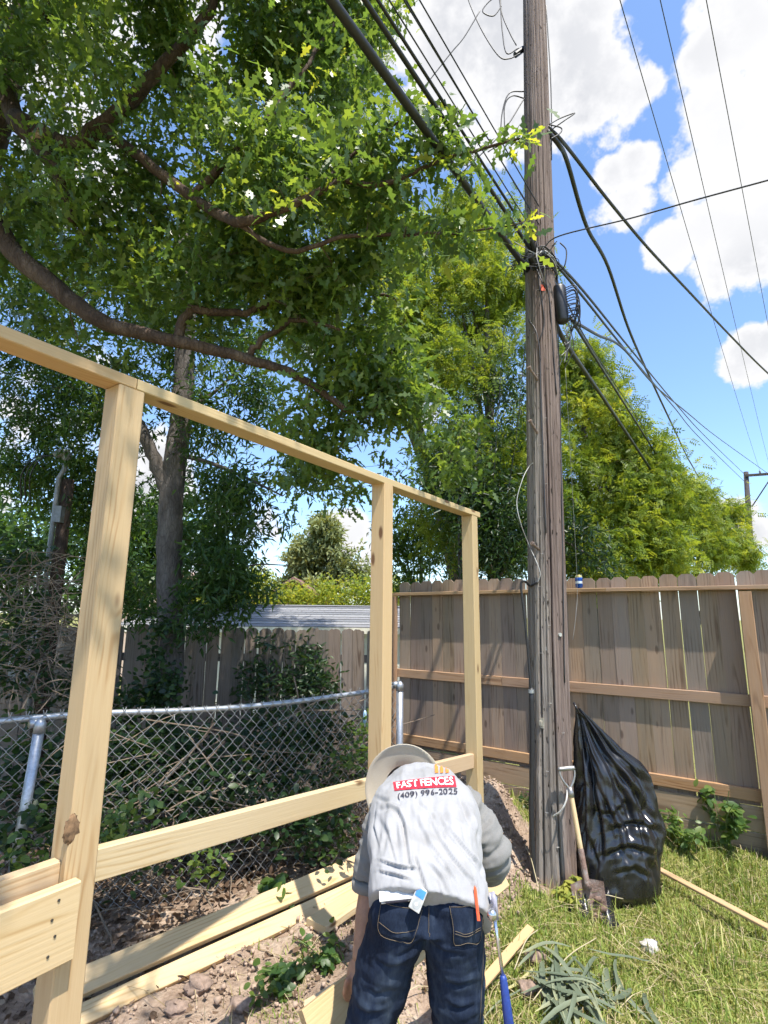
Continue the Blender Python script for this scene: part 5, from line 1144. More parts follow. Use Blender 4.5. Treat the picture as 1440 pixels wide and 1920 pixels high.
# ------------------------------------------------------------------ things the man carries
def hip_items():
    # silver player with blue screen and click ring, slid into the left back pocket
    c = at(768, 1684, 1.70); vdir = (Vector((0, 0, H))-c).normalized(); h = hit(jeans_bvh, 770, 1693, .046); c = h if h else c
    upv = (at(776, 1664, 1.7)-at(760, 1702, 1.7)).normalized(); M = axes(c, upv.cross(vdir), vdir)
    t = thing('music_player', 'small silver player with blue screen sticking out of the back pocket', 'player', c)
    def pc(name, lo, hi, mat):
        m = MB(); m.box(lo, hi); m.v = [tuple(M@Vector(v)) for v in m.v]; o = m.build(name, mat, t); b = o.modifiers.new('b', 'BEVEL'); b.width = .0015; b.segments = 2; return o
    pc('case', (-.017, -.030, -.004), (.017, .030, .004), plain('silver_case', (.42, .42, .40), .4, .1))
    pc('screen', (-.0135, .004, .004), (.0135, .026, .0050), plain('blue_screen', (.06, .22, .62), .2))
    m = MB(); m.tube([M@Vector((0, -.013, .0035)), M@Vector((0, -.013, .0052))], .0115, 20); m.build('click_ring', plain('grey_ring', (.33, .34, .33), .4), t)
    m = MB(); m.tube([M@Vector((0, -.013, .0045)), M@Vector((0, -.013, .0060))], .0045, 14); m.build('centre_button', plain('pale_button', (.6, .6, .58), .4), t)
    # white folded card behind it
    c = hit(jeans_bvh, 750, 1682, .018) or at(752, 1676, 1.72); M2 = axes(c, (at(790, 1661, 1.7)-at(722, 1668, 1.7)), Vector((0, -.55, .75)))
    t2 = thing('folded_card', 'white folded card case tucked behind the player in the back pocket', 'card', c)
    for nm, lo, hi, mt in (('cover', (-.062, -.016, .0), (.058, .028, .004), plain('white_card', (.55, .55, .55), .5)), ('cover', (-.058, -.016, -.010), (.055, .024, -.006), plain('white_card', (.55, .55, .55), .5)), ('dark_insert', (-.045, -.019, -.006), (.02, .018, 0.0), M_ink)):
        m = MB(); m.box(lo, hi); m.v = [tuple(M2@Vector(v)) for v in m.v]; m.build(nm, mt, t2)
    # orange pencil in the right pocket
    a = hit(jeans_bvh, 886, 1704, .022) or at(886, 1702, 1.72); b = hit(shirt_bvh, 892, 1668, .012) or at(892, 1668, 1.72)
    m = MB(); d = (b-a); m.tube([a-d*.4, a+d*.9, a+d*1.02, b+d*.12], [.0048, .0048, .004, .001], 6)
    tag(m.build('pencil', M_orange, None), 'flat orange carpenter pencil standing in the right back pocket', 'pencil')
    # steel hammer with blue grip hung from the belt
    hb = at(924, 1700, 1.78); hm = at(943, 1830, 1.75); he = at(956, 1935, 1.74)
    t = thing('hammer', 'steel hammer with blue grip hanging head up from the belt', 'hammer', he)
    M_st = plain('polished_steel', (.62, .62, .66), .22, .9, .1, 50, 0); M_bl = plain('blue_grip', (.02, .05, .24), .45, 0, .2, 80, .2)
    m = MB(); m.tube([hb, hb.lerp(hm, .5), hm], [.0055, .0045, .0055], 10, sq=(1, .8)); m.build('shaft', M_st, t, True)
    m = MB(); m.tube([hm-(he-hm)*.02, hm+(he-hm)*.05, hm.lerp(he, .5), hm.lerp(he, .9), he], [.007, .0105, .013, .0145, .011], 14); m.build('grip', M_bl, t, True)
    sd = Vector((.25, .97, 0)); up = (hb-hm).normalized(); m = MB()
    m.tube([hb-sd*.055, hb-sd*.035, hb-sd*.03, hb, hb+sd*.02], [.0135, .0135, .010, .011, .010], 14)
    for k in (-1, 1): m.tube([hb+sd*.015+Vector((k*.004, 0, 0)), hb+sd*.05+up*.004+Vector((k*.007, 0, 0)), hb+sd*.085-up*.012+Vector((k*.010, 0, 0))], [.009, .007, .002], 8)
    m.build('head', M_st, t, True)
    # clear sleeve of the belt loop
    m = MB(); q = at(922, 1672, 1.79); m.tube([q, at(926, 1690, 1.78), at(930, 1724, 1.77)], [.012, .014, .012], 12, sq=(1, .6))
    mm, nt, p, o = newmat('clear_plastic'); n = nd(nt, 'TexNoise', {'Scale': 80}).outputs[0]; setp(nt, p, Base_Color=(.75, .73, .85), Roughness=mapr(nt, n, 0, 1, .1, .3), Transmission_Weight=.6, IOR=1.3)
    tag(m.build('tool_loop', mm, None, True), 'clear plastic loop on the belt around the hammer head', 'tool loop')
hip_items()

# ------------------------------------------------------------------ loose timber
def lay(name, a, b, w, th, mat, label, lift=0.0, up=(0, 0, 1), cat='plank', warp=0.0):
    a = Vector(a)+Vector((0, 0, th/2+lift)); b = Vector(b)+Vector((0, 0, th/2+lift))
    return tag(board(name, a, b, w, th, mat, None, up=up, warp=warp), label, cat)
def timber():
    a = onground(60, 1952); b = onground(690, 1652); d = (b-a).normalized(); s = Vector((d.y, -d.x, 0)).normalized()
    a.z = b.z = max(a.z, b.z, g1(*(a.lerp(b, .5).xy)))
    tl = s*.55+Vector((0, 0, .83))
    lay('plank', a+s*.085-d*.12, b+s*.085+d*.25, .089, .038, M_newrail, 'lower of two new planks lying along the chain link fence', .004, up=tl)
    lay('plank', a-s*.012, b-s*.012, .118, .038, M_newrail, 'upper of two new planks lying along the chain link fence', .085, up=tl, warp=.004)
    a = onground(592, 1752); b = onground(735, 1672); b.z = a.z = max(a.z, b.z)+.02
    lay('plank', a, b, .15, .04, M_newrail, 'short wide plank behind the bending person, beside the long pair', .0, up=(-.1, -.15, 1))
    lay('plank', a+Vector((-.03, .04, -.03)), b+Vector((0, .06, -.03)), .13, .036, M_newrail, 'short plank half buried under the wide one behind the bending person', -.012, up=(.1, .1, 1))
    # board held by the person
    p = at(575, 1935, 2.02); q = at(938, 1637, 2.72)
    fd = (q-p).normalized(); tag(board('board', p, q, .115, .036, M_new, None, up=Vector((.45, -.75, .55))), 'new pine board gripped by the bending person, passing behind both legs', 'board')
    a = onground(575, 1912); b = onground(640, 1872); lay('offcut', a, b, .12, .036, M_newrail, 'pale offcut on the soil under the end of the held board', .004)
    a = onground(898, 1895); b = onground(995, 1757); b.z = a.z = max(a.z, b.z); lay('wood_strip', a, b, .045, .018, M_new, 'narrow fresh wood strip on dry grass beside the hammer', .035, up=(.2, -.3, 1))
    a = onground(1224, 1648); b = onground(1446, 1772); lay('wood_strip', a, b, .045, .018, M_new, 'long narrow wood strip lying in grass beyond the black bag', .075, up=(.1, -.5, 1), warp=.01)
timber()

# ------------------------------------------------------------------ black rubbish bag tied to the pole
def bag():
    mm, nt, p, o = newmat('black_plastic_film'); co = nd(nt, 'TexCoord').outputs['Object']
    v2 = nd(nt, 'VectorMath', {0: co, 1: (9, 9, 4)}, operation='MULTIPLY').outputs[0]
    n = nd(nt, 'TexNoise', {'Vector': v2, 'Scale': 1, 'Detail': 4, 'Roughness': .5, 'Distortion': .8}).outputs[0]
    n2 = nd(nt, 'TexNoise', {'Vector': co, 'Scale': 22, 'Detail': 3, 'Distortion': 1.0}).outputs[0]
    dust = nd(nt, 'TexNoise', {'Vector': co, 'Scale': 7, 'Detail': 7, 'Roughness': .7}).outputs[0]
    c = mixc(nt, mapr(nt, dust, .5, .75, 0, .12, True), (.012, .012, .014), (.05, .05, .054))
    setp(nt, p, Base_Color=c, Roughness=mapr(nt, dust, .4, .7, .24, .36)); p.inputs['Specular IOR Level'].default_value = .7
    bump(nt, p, mth(nt, 'ADD', n, mth(nt, 'MULTIPLY', n2, .4)), .10, .02)
    rows = [(1328, 1080, 1087, .012), (1338, 1082, 1096, .02), (1352, 1083, 1110, .03), (1380, 1083, 1134, .055), (1405, 1082, 1158, .085), (1428, 1081, 1192, .115), (1450, 1080, 1212, .14), (1490, 1078, 1224, .17), (1530, 1076, 1236, .19), (1555, 1074, 1241, .205), (1590, 1072, 1232, .215), (1625, 1071, 1230, .22), (1655, 1069, 1229, .22), (1672, 1072, 1222, .19)]
    Yc = 4.02; K = []
    for y, xl, xr, b in rows:
        Ls = at(xl, y, Yc); Rs = at(xr, y, Yc); c = (Ls+Rs)/2; c.y = Yc; K.append((c.x, c.y, c.z, (Rs.x-Ls.x)/2, b))
    K = np.array(K); nz = 150; zt = K[0, 2]; zb = g1(1.6, 4.0)-.02; seg = 220
    zs = zt+(zb-zt)*np.linspace(0, 1, nz); R = np.random.default_rng(12)
    th = np.arange(seg)*2*np.pi/seg; V = []
    ple = [(k, R.uniform(0, 6.3), R.uniform(.4, 1)) for k in (9, 13, 17, 23, 31)]
    zk = K[::-1, 2]
    for i, z in enumerate(zs):
        f = lambda j: np.interp(z, zk, K[::-1, j])
        cx, cy, a, b = f(0), f(1), f(3), f(4); v = (zt-z)/(zt-zb)
        ct, st = np.cos(th), np.sin(th); rx = np.sign(ct)*np.abs(ct)**.85; ry = np.sign(st)*np.abs(st)**.85
        pl = np.zeros(seg)
        for k, ph, am in ple: pl += am*(1-np.abs(np.sin(k*th/2+ph+1.1*np.sin(v*2+ph))))*9/k
        pl = (pl-pl.mean())
        amp = .036*np.exp(-((v-.28)/.36)**2)*min(1, v*6)+.008
        nzv = np.array([noise.fractal(Vector((c_*.9+3, s_*.9, z*1.9)), .7, 2.0, 4) for c_, s_ in zip(ct, st)])*.030*min(1, v*3)
        rid = np.array([abs(noise.noise(Vector((c_*2.0+9+z*1.2, s_*2.0+c_*z, z*2.6)))) for c_, s_ in zip(ct, st)]); rid = -.010*np.exp(-(rid/.10)**2)*min(1, max(0, v-.15)*3)
        d = pl*amp+nzv+rid
        V.append(np.stack([cx+rx*a+ct*d, cy+ry*b+st*d, np.full(seg, z)+.02*np.sin(th*3+1)*v*(1-v)], 1))
    n_ = len(zs); V = np.concatenate(V); Nr = np.tile(np.stack([np.cos(th), np.sin(th), 0*th], 1), (n_, 1))
    V = crease(V, Nr, [([(1088, 1350), (1108, 1450), (1125, 1560), (1130, 1640)], .022, 5), ([(1098, 1352), (1140, 1440), (1175, 1510), (1190, 1600)], .024, 6), ([(1086, 1370), (1094, 1480), (1096, 1600)], .02, 4), ([(1105, 1362), (1160, 1428), (1215, 1470)], .024, 5),
                       ([(1100, 1400), (1122, 1480), (1160, 1560), (1175, 1650)], .016, 4), ([(1130, 1420), (1185, 1480), (1222, 1540)], .02, 5), ([(1140, 1560), (1190, 1545), (1238, 1560)], .022, 6), ([(1120, 1610), (1180, 1590), (1232, 1605)], .02, 6), ([(1100, 1560), (1120, 1620), (1112, 1670)], .016, 4),
                       ([(1200, 1440), (1215, 1500), (1205, 1560), (1222, 1640)], .018, 5), ([(1150, 1640), (1190, 1630), (1225, 1650)], .014, 5), ([(1110, 1520), (1150, 1530), (1180, 1500)], .012, 4), ([(1150, 1500), (1180, 1560), (1172, 1610)], .014, 4)], -.4)
    V[:, 2] = np.maximum(V[:, 2], gh(V[:, 0], V[:, 1])-.01); i = np.arange(n_*seg).reshape(n_, seg); Fc = np.stack([i[:-1], i[1:], np.roll(i, -1, 1)[1:], np.roll(i, -1, 1)[:-1]], -1).reshape(-1, 4)
    t = thing('rubbish_bag', 'bulging shiny black plastic rubbish bag tied to the utility pole', 'bag', (1.62, 4.02, g1(1.62, 4.02)))
    npobj('film', V, Fc, mm, t, None, True)
    m = MB(); a = at(1082, 1335, 4.0); m.tube(curve([at(1076, 1318, 4.0), at(1080, 1326, 3.97), at(1086, 1336, 3.98), at(1095, 1345, 4.0), at(1106, 1360, 4.02)], 5), [.008]*20+[.004], 7); m.build('tied_neck', mm, t, True)
    # torn skirt of film trailing on the ground left of the bag
    m = MB(); R = random.Random(4); rows_ = 8; cols = 16
    for r in range(rows_):
        for c in range(cols):
            x = 1.16+.30*c/(cols-1); y = 3.86-.035*r+.05*math.sin(c*.9); m.v.append((x, y, g1(x, y)+.015+.12*math.exp(-((r-2)/2.2)**2)*(.4+.6*abs(math.sin(c*1.1+r*.4)))))
    m.f = [(r*cols+c, r*cols+c+1, (r+1)*cols+c+1, (r+1)*cols+c) for r in range(rows_-1) for c in range(cols-1)]
    m.build('trailing_film', mm, t, True)
bag()

# ------------------------------------------------------------------ shovel leaning on the pole
def shovel():
    pb = onground(1112, 1724); pt = at(1062, 1441, 3.80); ax = (pt-pb).normalized()
    t = thing('shovel', 'short D-handled shovel with muddy blade leaning against the pole', 'shovel', pb)
    Ms = wood('ash_shaft', (.45, .30, .15), (.56, .40, .22), (.66, .50, .30), ring=60, knots=0, tint=.02)
    Mst = plain('worn_steel', (.34, .33, .32), .4, .7, .3, 30, .2)
    mm, nt, p, o = newmat('muddy_steel'); n = nd(nt, 'TexNoise', {'Vector': nd(nt, 'TexCoord').outputs['Object'], 'Scale': 14, 'Detail': 8, 'Roughness': .7}).outputs[0]
    setp(nt, p, Base_Color=ramp(nt, n, [(.35, (.28, .25, .23)), (.5, (.23, .15, .12)), (.65, (.15, .09, .07))]), Roughness=.8); bump(nt, p, n, .9, .02)
    L = (pt-pb).length; A = lambda s: pb+ax*(L*s)
    m = MB(); m.tube([A(.30), A(.5), A(.80), A(.84)], [.0165, .016, .0155, .014], 14); o_ = m.build('shaft', Ms, t, True, axes(A(.3), ax, (0, -1, .2)))
    m = MB(); m.tube([A(.19), A(.24), A(.44), A(.46)], [.026, .019, .0185, .015], 14); m.build('socket', mm, t, True)
    sd = ax.cross(Vector((0, -1, 0))).normalized(); sd = sd if sd.x > 0 else -sd
    m = MB(); g0 = A(1)-sd*.055; g1_ = A(1)+sd*.055; m.tube([g0, g0.lerp(g1_, .1), g0.lerp(g1_, .9), g1_], [.013, .015, .015, .013], 12); m.build('grip', Mst, t, True)
    m = MB(); m.tube([A(.80), A(.83), A(.87)], [.019, .02, .014], 12)
    for s in (-1, 1): m.tube(curve([A(.855), A(.90)+sd*s*.028, A(.95)+sd*s*.047, A(1)+sd*s*.050], 5), .0075, 8)
    m.build('yoke', Mst, t, True)
    # dished square blade
    n = Vector((-.1, -1, .25)).normalized(); n = (n-ax*n.dot(ax)).normalized(); nu, nv = 14, 14; m = MB()
    W0 = .105; Lb = .29
    for side in (0, 1):
        for j in range(nv+1):
            v = j/nv
            for i in range(nu+1):
                u = i/nu*2-1; w = W0*(1-.10*v)*(1 if v < .93 else 1-.25*(v-.93)/.07*abs(u)); top = .02*(1-abs(u))*(1 if j == 0 else 0)
                q = A(.23)-ax*(Lb*v-top)+sd*(w*u)+n*(.022*u*u-.018*math.sin(math.pi*min(1, v+.2))-.002*side); m.v.append(tuple(q+n*.0035*(noise.noise(Vector((u*4, v*4, side)))) if side == 0 else q))
    N_ = (nu+1)*(nv+1)
    for side in (0, 1):
        for j in range(nv):
            for i in range(nu):
                f = [side*N_+j*(nu+1)+i, side*N_+j*(nu+1)+i+1, side*N_+(j+1)*(nu+1)+i+1, side*N_+(j+1)*(nu+1)+i]; m.f.append(tuple(f if side else f[::-1]))
    m.build('blade', mm, t, True)
    m = MB(); R = random.Random(6)
    for k in range(16):
        q = A(.23)-ax*(Lb*R.uniform(.25, .95))+sd*R.uniform(-.085, .085)+n*.004; r = R.uniform(.006, .02); m.ell(q, (r*1.4, r*.6, r), None, 8, 6)
    m.build('mud', plain('wet_mud', (.16, .10, .075), .85, 0, .35, 60, .6), t, True)
shovel()
def small_things():
    # drinks can standing on the ledge of the board fence
    p = atplane(1086, 1100, BF0+bn*.05, bn); p.z = 2.078
    t = thing('drinks_can', 'blue drinks can with gold top standing on the fence ledge', 'can', p)
    prof = [(.0, 0), (.024, 0), (.027, .006), (.033, .014), (.033, .100)]
    def lathe(name, pr, mat):
        m = MB(); m.rings([[p+Vector((r*math.cos(a), r*math.sin(a), z)) for a in np.arange(24)*2*math.pi/24] for r, z in pr], False); return m.build(name, mat, t, True)
    lathe('body', [(.001, 0), (.024, 0), (.027, .006), (.033, .014), (.033, .098)], plain('blue_can', (.02, .10, .50), .25, .6, .1, 20, 0))
    lathe('shoulder', [(.033, .0985), (.031, .108), (.027, .118), (.0265, .121), (.024, .119), (.001, .118)], plain('gold_can', (.75, .60, .22), .25, .7, .1, 20, 0))
    lathe('stripe', [(.0334, .04), (.0336, .045), (.0336, .058), (.0334, .063)], plain('silver_stripe', (.7, .72, .75), .3, .6, .1, 20, 0))
    # white stone
    def rock(name, c, r, mat, label, seed):
        m = MB(); m.ell(c, (1, 1, 1), None, 18, 12); V = []
        for v in m.v:
            d = Vector(v)-Vector(c); k = 1+.45*noise.fractal(d*1.7+Vector((seed, 0, 0)), .8, 2, 3); V.append(tuple(Vector(c)+Vector((d.x*r[0], d.y*r[1], d.z*r[2]))*k))
        m.v = V; return tag(m.build(name, mat, None, True), label, 'stone')
    rock('stone', onground(1218, 1785)+Vector((0, 0, .025)), (.055, .04, .03), plain('chalky_stone', (.55, .52, .48), .9, 0, .2, 60, .6), 'pale chalky stone lying in the grass before the bag', 3)
    # dark soil lumps big enough to pick out
    for k, (x, y, r) in enumerate(((990, 1862, .05), (1020, 1870, .035), (1005, 1805, .05), (370, 1858, .06), (450, 1895, .05), (330, 1900, .05))):
        tag(rock('soil_lump', onground(x, y)+Vector((0, 0, r*.4)), (r, r*.8, r*.6), M_soil, 'x', 20+k), ('dark soil lump on dry grass beside the narrow wood strip', 'dark soil lump on dry grass beside the narrow wood strip', 'dark soil lump on dry grass beside the narrow wood strip', 'crumbly soil lump in front of the long pair of planks', 'crumbly soil lump in front of the long pair of planks', 'crumbly soil lump in front of the long pair of planks')[k], 'soil lump', ('soil lumps by the strip', 'soil lumps by the planks')[k//3])
    # torn plastic scraps
    for k, (x, y, s, c, lab) in enumerate(((402, 1757, .05, (.42, .46, .62), 'crumpled bluish plastic scrap on the litter behind the long planks'), (178, 1652, .04, (.75, .75, .78), 'crumpled white plastic scrap under the middle rail near the first post'), (436, 1568, .04, (.8, .8, .8), 'crumpled white plastic scrap caught low in the woven wire'), (360, 1530, .035, (.5, .52, .55), 'crumpled grey wrapper under the creeper behind the woven wire'))):
        c0 = onground(x, y)+Vector((0, 0, .03)); m = MB(); n = 7; R = random.Random(k)
        for j in range(n):
            for i in range(n): m.v.append(tuple(c0+Vector(((i/(n-1)-.5)*2*s, (j/(n-1)-.5)*1.6*s, R.uniform(0, s*.9)))))
        m.f = [(j*n+i, j*n+i+1, (j+1)*n+i+1, (j+1)*n+i) for j in range(n-1) for i in range(n-1)]
        tag(m.build('plastic_scrap', plain('scrap_%d' % k, c, .35, 0, .1, 30, 0), None, True), lab, 'scrap')
    # pale blue tag hanging in the wire
    q = atplane(680, 1343, CLx, cn)+cn*.03; m = MB(); m.tube([q+Vector((0, 0, .05)), q+Vector((0, 0, .03)), q-Vector((0, 0, .04)), q-Vector((.004, 0, .05))], [.006, .014, .015, .006], 10, sq=(1, .4)); tag(m.build('plastic_tag', plain('pale_blue_plastic', (.35, .52, .72), .3), None, True), 'pale blue plastic tag hanging in the wire beside the second post', 'tag')
    # white strap by the shovel
    w = [at(1064, 1478, 3.79), at(1062, 1500, 3.77), at(1052, 1520, 3.78), at(1036, 1531, 3.82)]; m = MB(); m.tube(curve(w, 5), .006, 6, sq=(1, .3)); tag(m.build('plastic_strap', plain('pale_strap', (.6, .58, .55), .5), None, True), 'pale plastic strap curling from the shovel yoke to the pole', 'strap')
M_soil = plain('dark_soil', (.25, .18, .14), .95, 0, .4, 40, .9)
small_things()

# ------------------------------------------------------------------ service post with weatherhead and meter box
def service():
    M_galv = plain('dull_conduit', (.22, .23, .24), .55, .3, .25, 30, .1)
    Y = 5.9; a = at(82, 1290, Y); b = at(128, 900, Y)
    t = thing('service_post', 'brown service post with grey conduit and weatherhead among the vines', 'service post', (a.x, Y, g1(a.x, Y)))
    base = a+(a-b)*.35; m = MB(); m.tube([base, a, a.lerp(b, .5), b], [.078, .075, .07, .065], 14); m.build('post', M_oakbark, t, True)
    off = Vector((-.02, -.095, 0)); m = MB(); m.tube([base.lerp(a, .6)+off-Vector((.05, 0, 0)), a+off-Vector((.05, 0, 0)), b+off-Vector((.03, 0, 0)), at(121, 880, Y-.1), at(123, 860, Y-.1)], .026, 12); m.build('conduit', M_galv, t, True)
    h = at(124, 858, Y-.1); m = MB(); m.tube(curve([h-Vector((0, 0, .04)), h+Vector((0, 0, .03)), h+Vector((-.05, -.03, .045)), h+Vector((-.11, -.05, .01))], 5), [.035, .04, .045, .05, .052, .052, .05, .05, .05, .05, .048, .046, .044, .042, .04, .03], 14); m.build('weatherhead', M_galv, t, True)
    for k in range(3):
        e = h+Vector((-.10, -.05, .0)); m = MB(); m.tube(curve([e, e+Vector((-.12-.04*k, -.02, -.02)), e+Vector((-.24-.05*k, 0, -.22)), e+Vector((-.27-.05*k, .1, -.5))], 6), .008, 6); m.build('service_wire', M_black, t, True)
    q = at(112, 965, Y-.08); m = MB(); m.box((q.x-.05, q.y-.05, q.z-.09), (q.x+.04, q.y+.04, q.z+.09)); m.build('junction_box', M_galv, t)
    q = at(48, 1240, Y-.12); m = MB(); m.box((q.x-.11, q.y-.09, q.z-.22), (q.x+.11, q.y+.05, q.z+.12)); o = m.build('meter_box', M_galv, t); o.modifiers.new('b', 'BEVEL').width = .01
    m = MB(); m.tube([q+Vector((0, -.085, 0)), q+Vector((0, -.16, 0)), q+Vector((0, -.175, 0))], [.075, .072, .05], 18); m.build('meter_dome', plain('meter_glass', (.4, .42, .45), .12, .1), o, True)
    m = MB(); m.tube([q+Vector((.07, -.02, .1)), at(62, 1190, Y-.1), at(70, 1130, Y-.1)], .02, 10); m.build('meter_riser', M_galv, t, True)
service()

# ------------------------------------------------------------------ grass, litter, vines, weeds
def leafset(R, P, tm, size, lm, name, parent=None, flat=.6, vs=0.0, sp=.6, N0=(0, 0, 1)):
    N = len(P); D = R.normal(0, 1, (N, 3)); D[:, 2] *= .5; up = nrm(R.normal(0, sp, (N, 3))+np.array(N0))
    V, Fc, A = place(tm, P, D, up, size*R.uniform(.55, 1.25, N), np.clip(R.normal(.4+vs, .22, N), 0, 1)); o = npobj(name, V, Fc, lm, parent, A); return o
def blades(R, n, xs, ys, dens, h0, h1, name, mat, lean=.5, w=.0035, kind='stuff', label=None):
    x = R.uniform(*xs, n); y = R.uniform(*ys, n); k = R.random(n) < dens(x, y); x, y = x[k], y[k]; n = len(x); z = gh(x, y)-.004
    h = R.uniform(h0, h1, n)*R.uniform(.5, 1, n); a = R.uniform(0, 2*np.pi, n); l = np.abs(R.normal(0, lean, n)); d = np.stack([np.cos(a), np.sin(a), np.zeros(n)], 1); s = np.stack([-np.sin(a), np.cos(a), np.zeros(n)], 1)*(w*R.uniform(.6, 1.3, n))[:, None]
    B = np.stack([x, y, z], 1); up = np.array([0, 0, 1.0]); c1 = B+up*(h*.55/np.sqrt(1+l*.6))[:, None]+d*(h*l*.35)[:, None]; c2 = B+up*(h*np.maximum(.12, 1-.45*l*l)*.95/np.sqrt(1+l))[:, None]+d*(h*l*.95)[:, None]
    V = np.stack([B-s, B+s, c1+s*.8, c1-s*.8, c2], 1).reshape(-1, 3); i = np.arange(n)[:, None]*5
    Fq = np.concatenate([np.concatenate([i, i+1, i+2], 1), np.concatenate([i, i+2, i+3], 1), np.concatenate([i+3, i+2, i+4], 1)]); val = np.repeat(np.clip(R.normal(.5, .25, n), 0, 1), 5)
    o = npobj(name, V, Fq, mat, None, val); o['kind'] = kind; o['label'] = label; o['category'] = name.split('_')[-1]; return o
FLAKE = (np.array([(0, 0, 0), (.3, .27, .10), (.75, .22, .02), (1, 0, -.05), (.7, -.26, .08), (.28, -.2, -.03)], float), np.array([(0, 1, 5), (1, 4, 5), (1, 2, 4), (2, 3, 4)]))
def detail():
    R = np.random.default_rng(77)
    M_grass = leafmat('lawn_blade', [(.0, (.09, .14, .025)), (.4, (.18, .26, .048)), (.7, (.32, .36, .095)), (1, (.54, .50, .23))], .3, .6, .25, 1.2)
    M_straw = leafmat('dry_straw', [(.0, (.22, .17, .09)), (.5, (.40, .33, .19)), (1, (.58, .50, .33))], .2, .7, .2, 1.1)
    M_litter = leafmat('brown_litter', [(.0, (.07, .045, .03)), (.5, (.16, .105, .07)), (1, (.30, .22, .15))], .12, .7, .2, 1.0)
    lump = lambda x, y: .5+.5*np.sin(5.3*x+2.1*y)*np.sin(4.1*y-3.3*x)
    fence_ok = lambda x, y: ((x-BF0.x)*bn.x+(y-BF0.y)*bn.y) > .05
    blades(R, 230000, (.2, 4.2), (1.6, 6.2), lambda x, y: grassmask(x, y)*(.35+.65*lump(x, y))*fence_ok(x, y), .03, .08, 'lawn_grass', M_grass, .9, .0028, label='short yellowish lawn grass in the sun')
    blades(R, 16000, (.6, 4.2), (2.6, 6.0), lambda x, y: grassmask(x, y)*lump(x*1.3, y*1.1)**2*fence_ok(x, y)*sst(2.6, 3.6, y+.5*x-.4), .10, .24, 'tall_grass', M_grass, .55, .0035, label='taller green grass tufts near bag and fence')
    blades(R, 24000, (-.9, 4.0), (1.5, 5.4), lambda x, y: (.12+.5*grassmask(x, y))*(.3+.7*lump(x*.8+2, y*1.3))*fence_ok(x, y), .06, .16, 'dry_straw', M_straw, 2.6, .0024, label='dry cut straw scattered over soil and lawn')
    blades(R, 5000, (-.7, .6), (1.9, 3.6), lambda x, y: (1-grassmask(x, y))*.9*lump(x*1.7, y*2.1)**2, .03, .08, 'sparse_grass', M_grass, .8, .003, label='sparse short grass on the soil around the person')
    # brown leaf litter and soil crumbs
    def scatter(n, xs, ys, dens):
        x = R.uniform(*xs, n); y = R.uniform(*ys, n); k = R.random(n) < dens(x, y); x, y = x[k], y[k]; return np.stack([x, y, gh(x, y)+R.uniform(.004, .03, len(x))], 1)
    under = lambda x, y: (1-grassmask(x, y))
    P = scatter(13000, (-4, .6), (2.2, 6.3), lambda x, y: under(x, y)*(.06+.94*sst(.1, -.5, x-.75*(y-4.6))))
    o = leafset(R, P, FLAKE, .055, M_litter, 'leaf_litter'); o['kind'] = 'stuff'
    P = scatter(1200, (-2.0, .9), (1.8, 3.4), lambda x, y: under(x, y)*.5); o = leafset(R, P, FLAKE, .035, M_litter, 'chipped_leaves'); o['kind'] = 'stuff'
    # crumbs of soil
    ico = (np.array([(1, 0, 0), (-1, 0, 0), (0, 1, 0), (0, -1, 0), (0, 0, .8), (0, 0, -.8)], float), np.array([(0, 2, 4), (2, 1, 4), (1, 3, 4), (3, 0, 4), (2, 0, 5), (1, 2, 5), (3, 1, 5), (0, 3, 5)]))
    P = np.concatenate([scatter(5200, (-1.8, .9), (1.8, 3.6), lambda x, y: under(x, y)*lump(x*2, y*2)), scatter(2600, (.25, 1.1), (3.3, 6.0), lambda x, y: under(x, y))]); N = len(P)
    V, Fc, A = place(ico, P, R.normal(0, 1, (N, 3)), R.normal(0, 1, (N, 3)), np.abs(R.normal(0, .007, N))+.003, np.zeros(N)); o = npobj('soil_crumbs', V, Fc, M_soil2, None, A); o['kind'] = 'stuff'
    # twigs and dead vines around the chain link
    m = MB(); rr = random.Random(5)
    for k in range(200):
        s = rr.uniform(-1.2, Lc); off = rr.uniform(-.9, .12); p = CLx+cdir*s+cn*off; z = g1(p.x, p.y); a = rr.uniform(0, 6.28); L = rr.uniform(.15, .7); d = Vector((math.cos(a), math.sin(a), rr.gauss(.05, .18)))*L
        q = Vector((p.x, p.y, z+rr.uniform(.01, .12))); m.tube(curve([q, q+d*.5+Vector((rr.gauss(0, .05), rr.gauss(0, .05), rr.gauss(0, .03))), q+d], 3), [.006*rr.uniform(.4, 1.2)]*6+[.002], 5, False)
    o = m.build('fallen_twigs', M_drytwig, None); o['kind'] = 'stuff'
    m = MB()
    for k in range(75):
        s = rr.uniform(-1.2, Lc-.2); p = CLx+cdir*s+cn*rr.uniform(-.12, -.01); z0 = g1(p.x, p.y); top = rr.uniform(.4, 1.25); pts = [Vector((p.x, p.y, z0))]
        for i in range(1, 6):
            q = p+cdir*rr.gauss(0, .14)*(1+i*.3)+cn*rr.gauss(0, .05); pts.append(Vector((q.x, q.y, z0+(top-z0)*i/5+rr.gauss(0, .06))))
        m.tube(curve(pts, 4), [rr.uniform(.0025, .006)]*21, 5, False)
    o = m.build('dead_vines', M_drytwig, None); o['kind'] = 'stuff'
    m = MB()
    for k in range(150):                                          # tan bramble stems by the service post
        c = at(rr.uniform(-10, 150), rr.uniform(1080, 1330), rr.uniform(4.2, 5.6)); a = rr.uniform(0, 6.28); L = rr.uniform(.2, .55); pts = [c+Vector((L*math.cos(a+i*.7)*.6+rr.gauss(0, .06), rr.gauss(0, .08), L*.5*math.sin(a+i*.7)+rr.gauss(0, .05))) for i in range(6)]; m.tube(curve(pts, 4), [rr.uniform(.002, .005)]*21, 4, False)
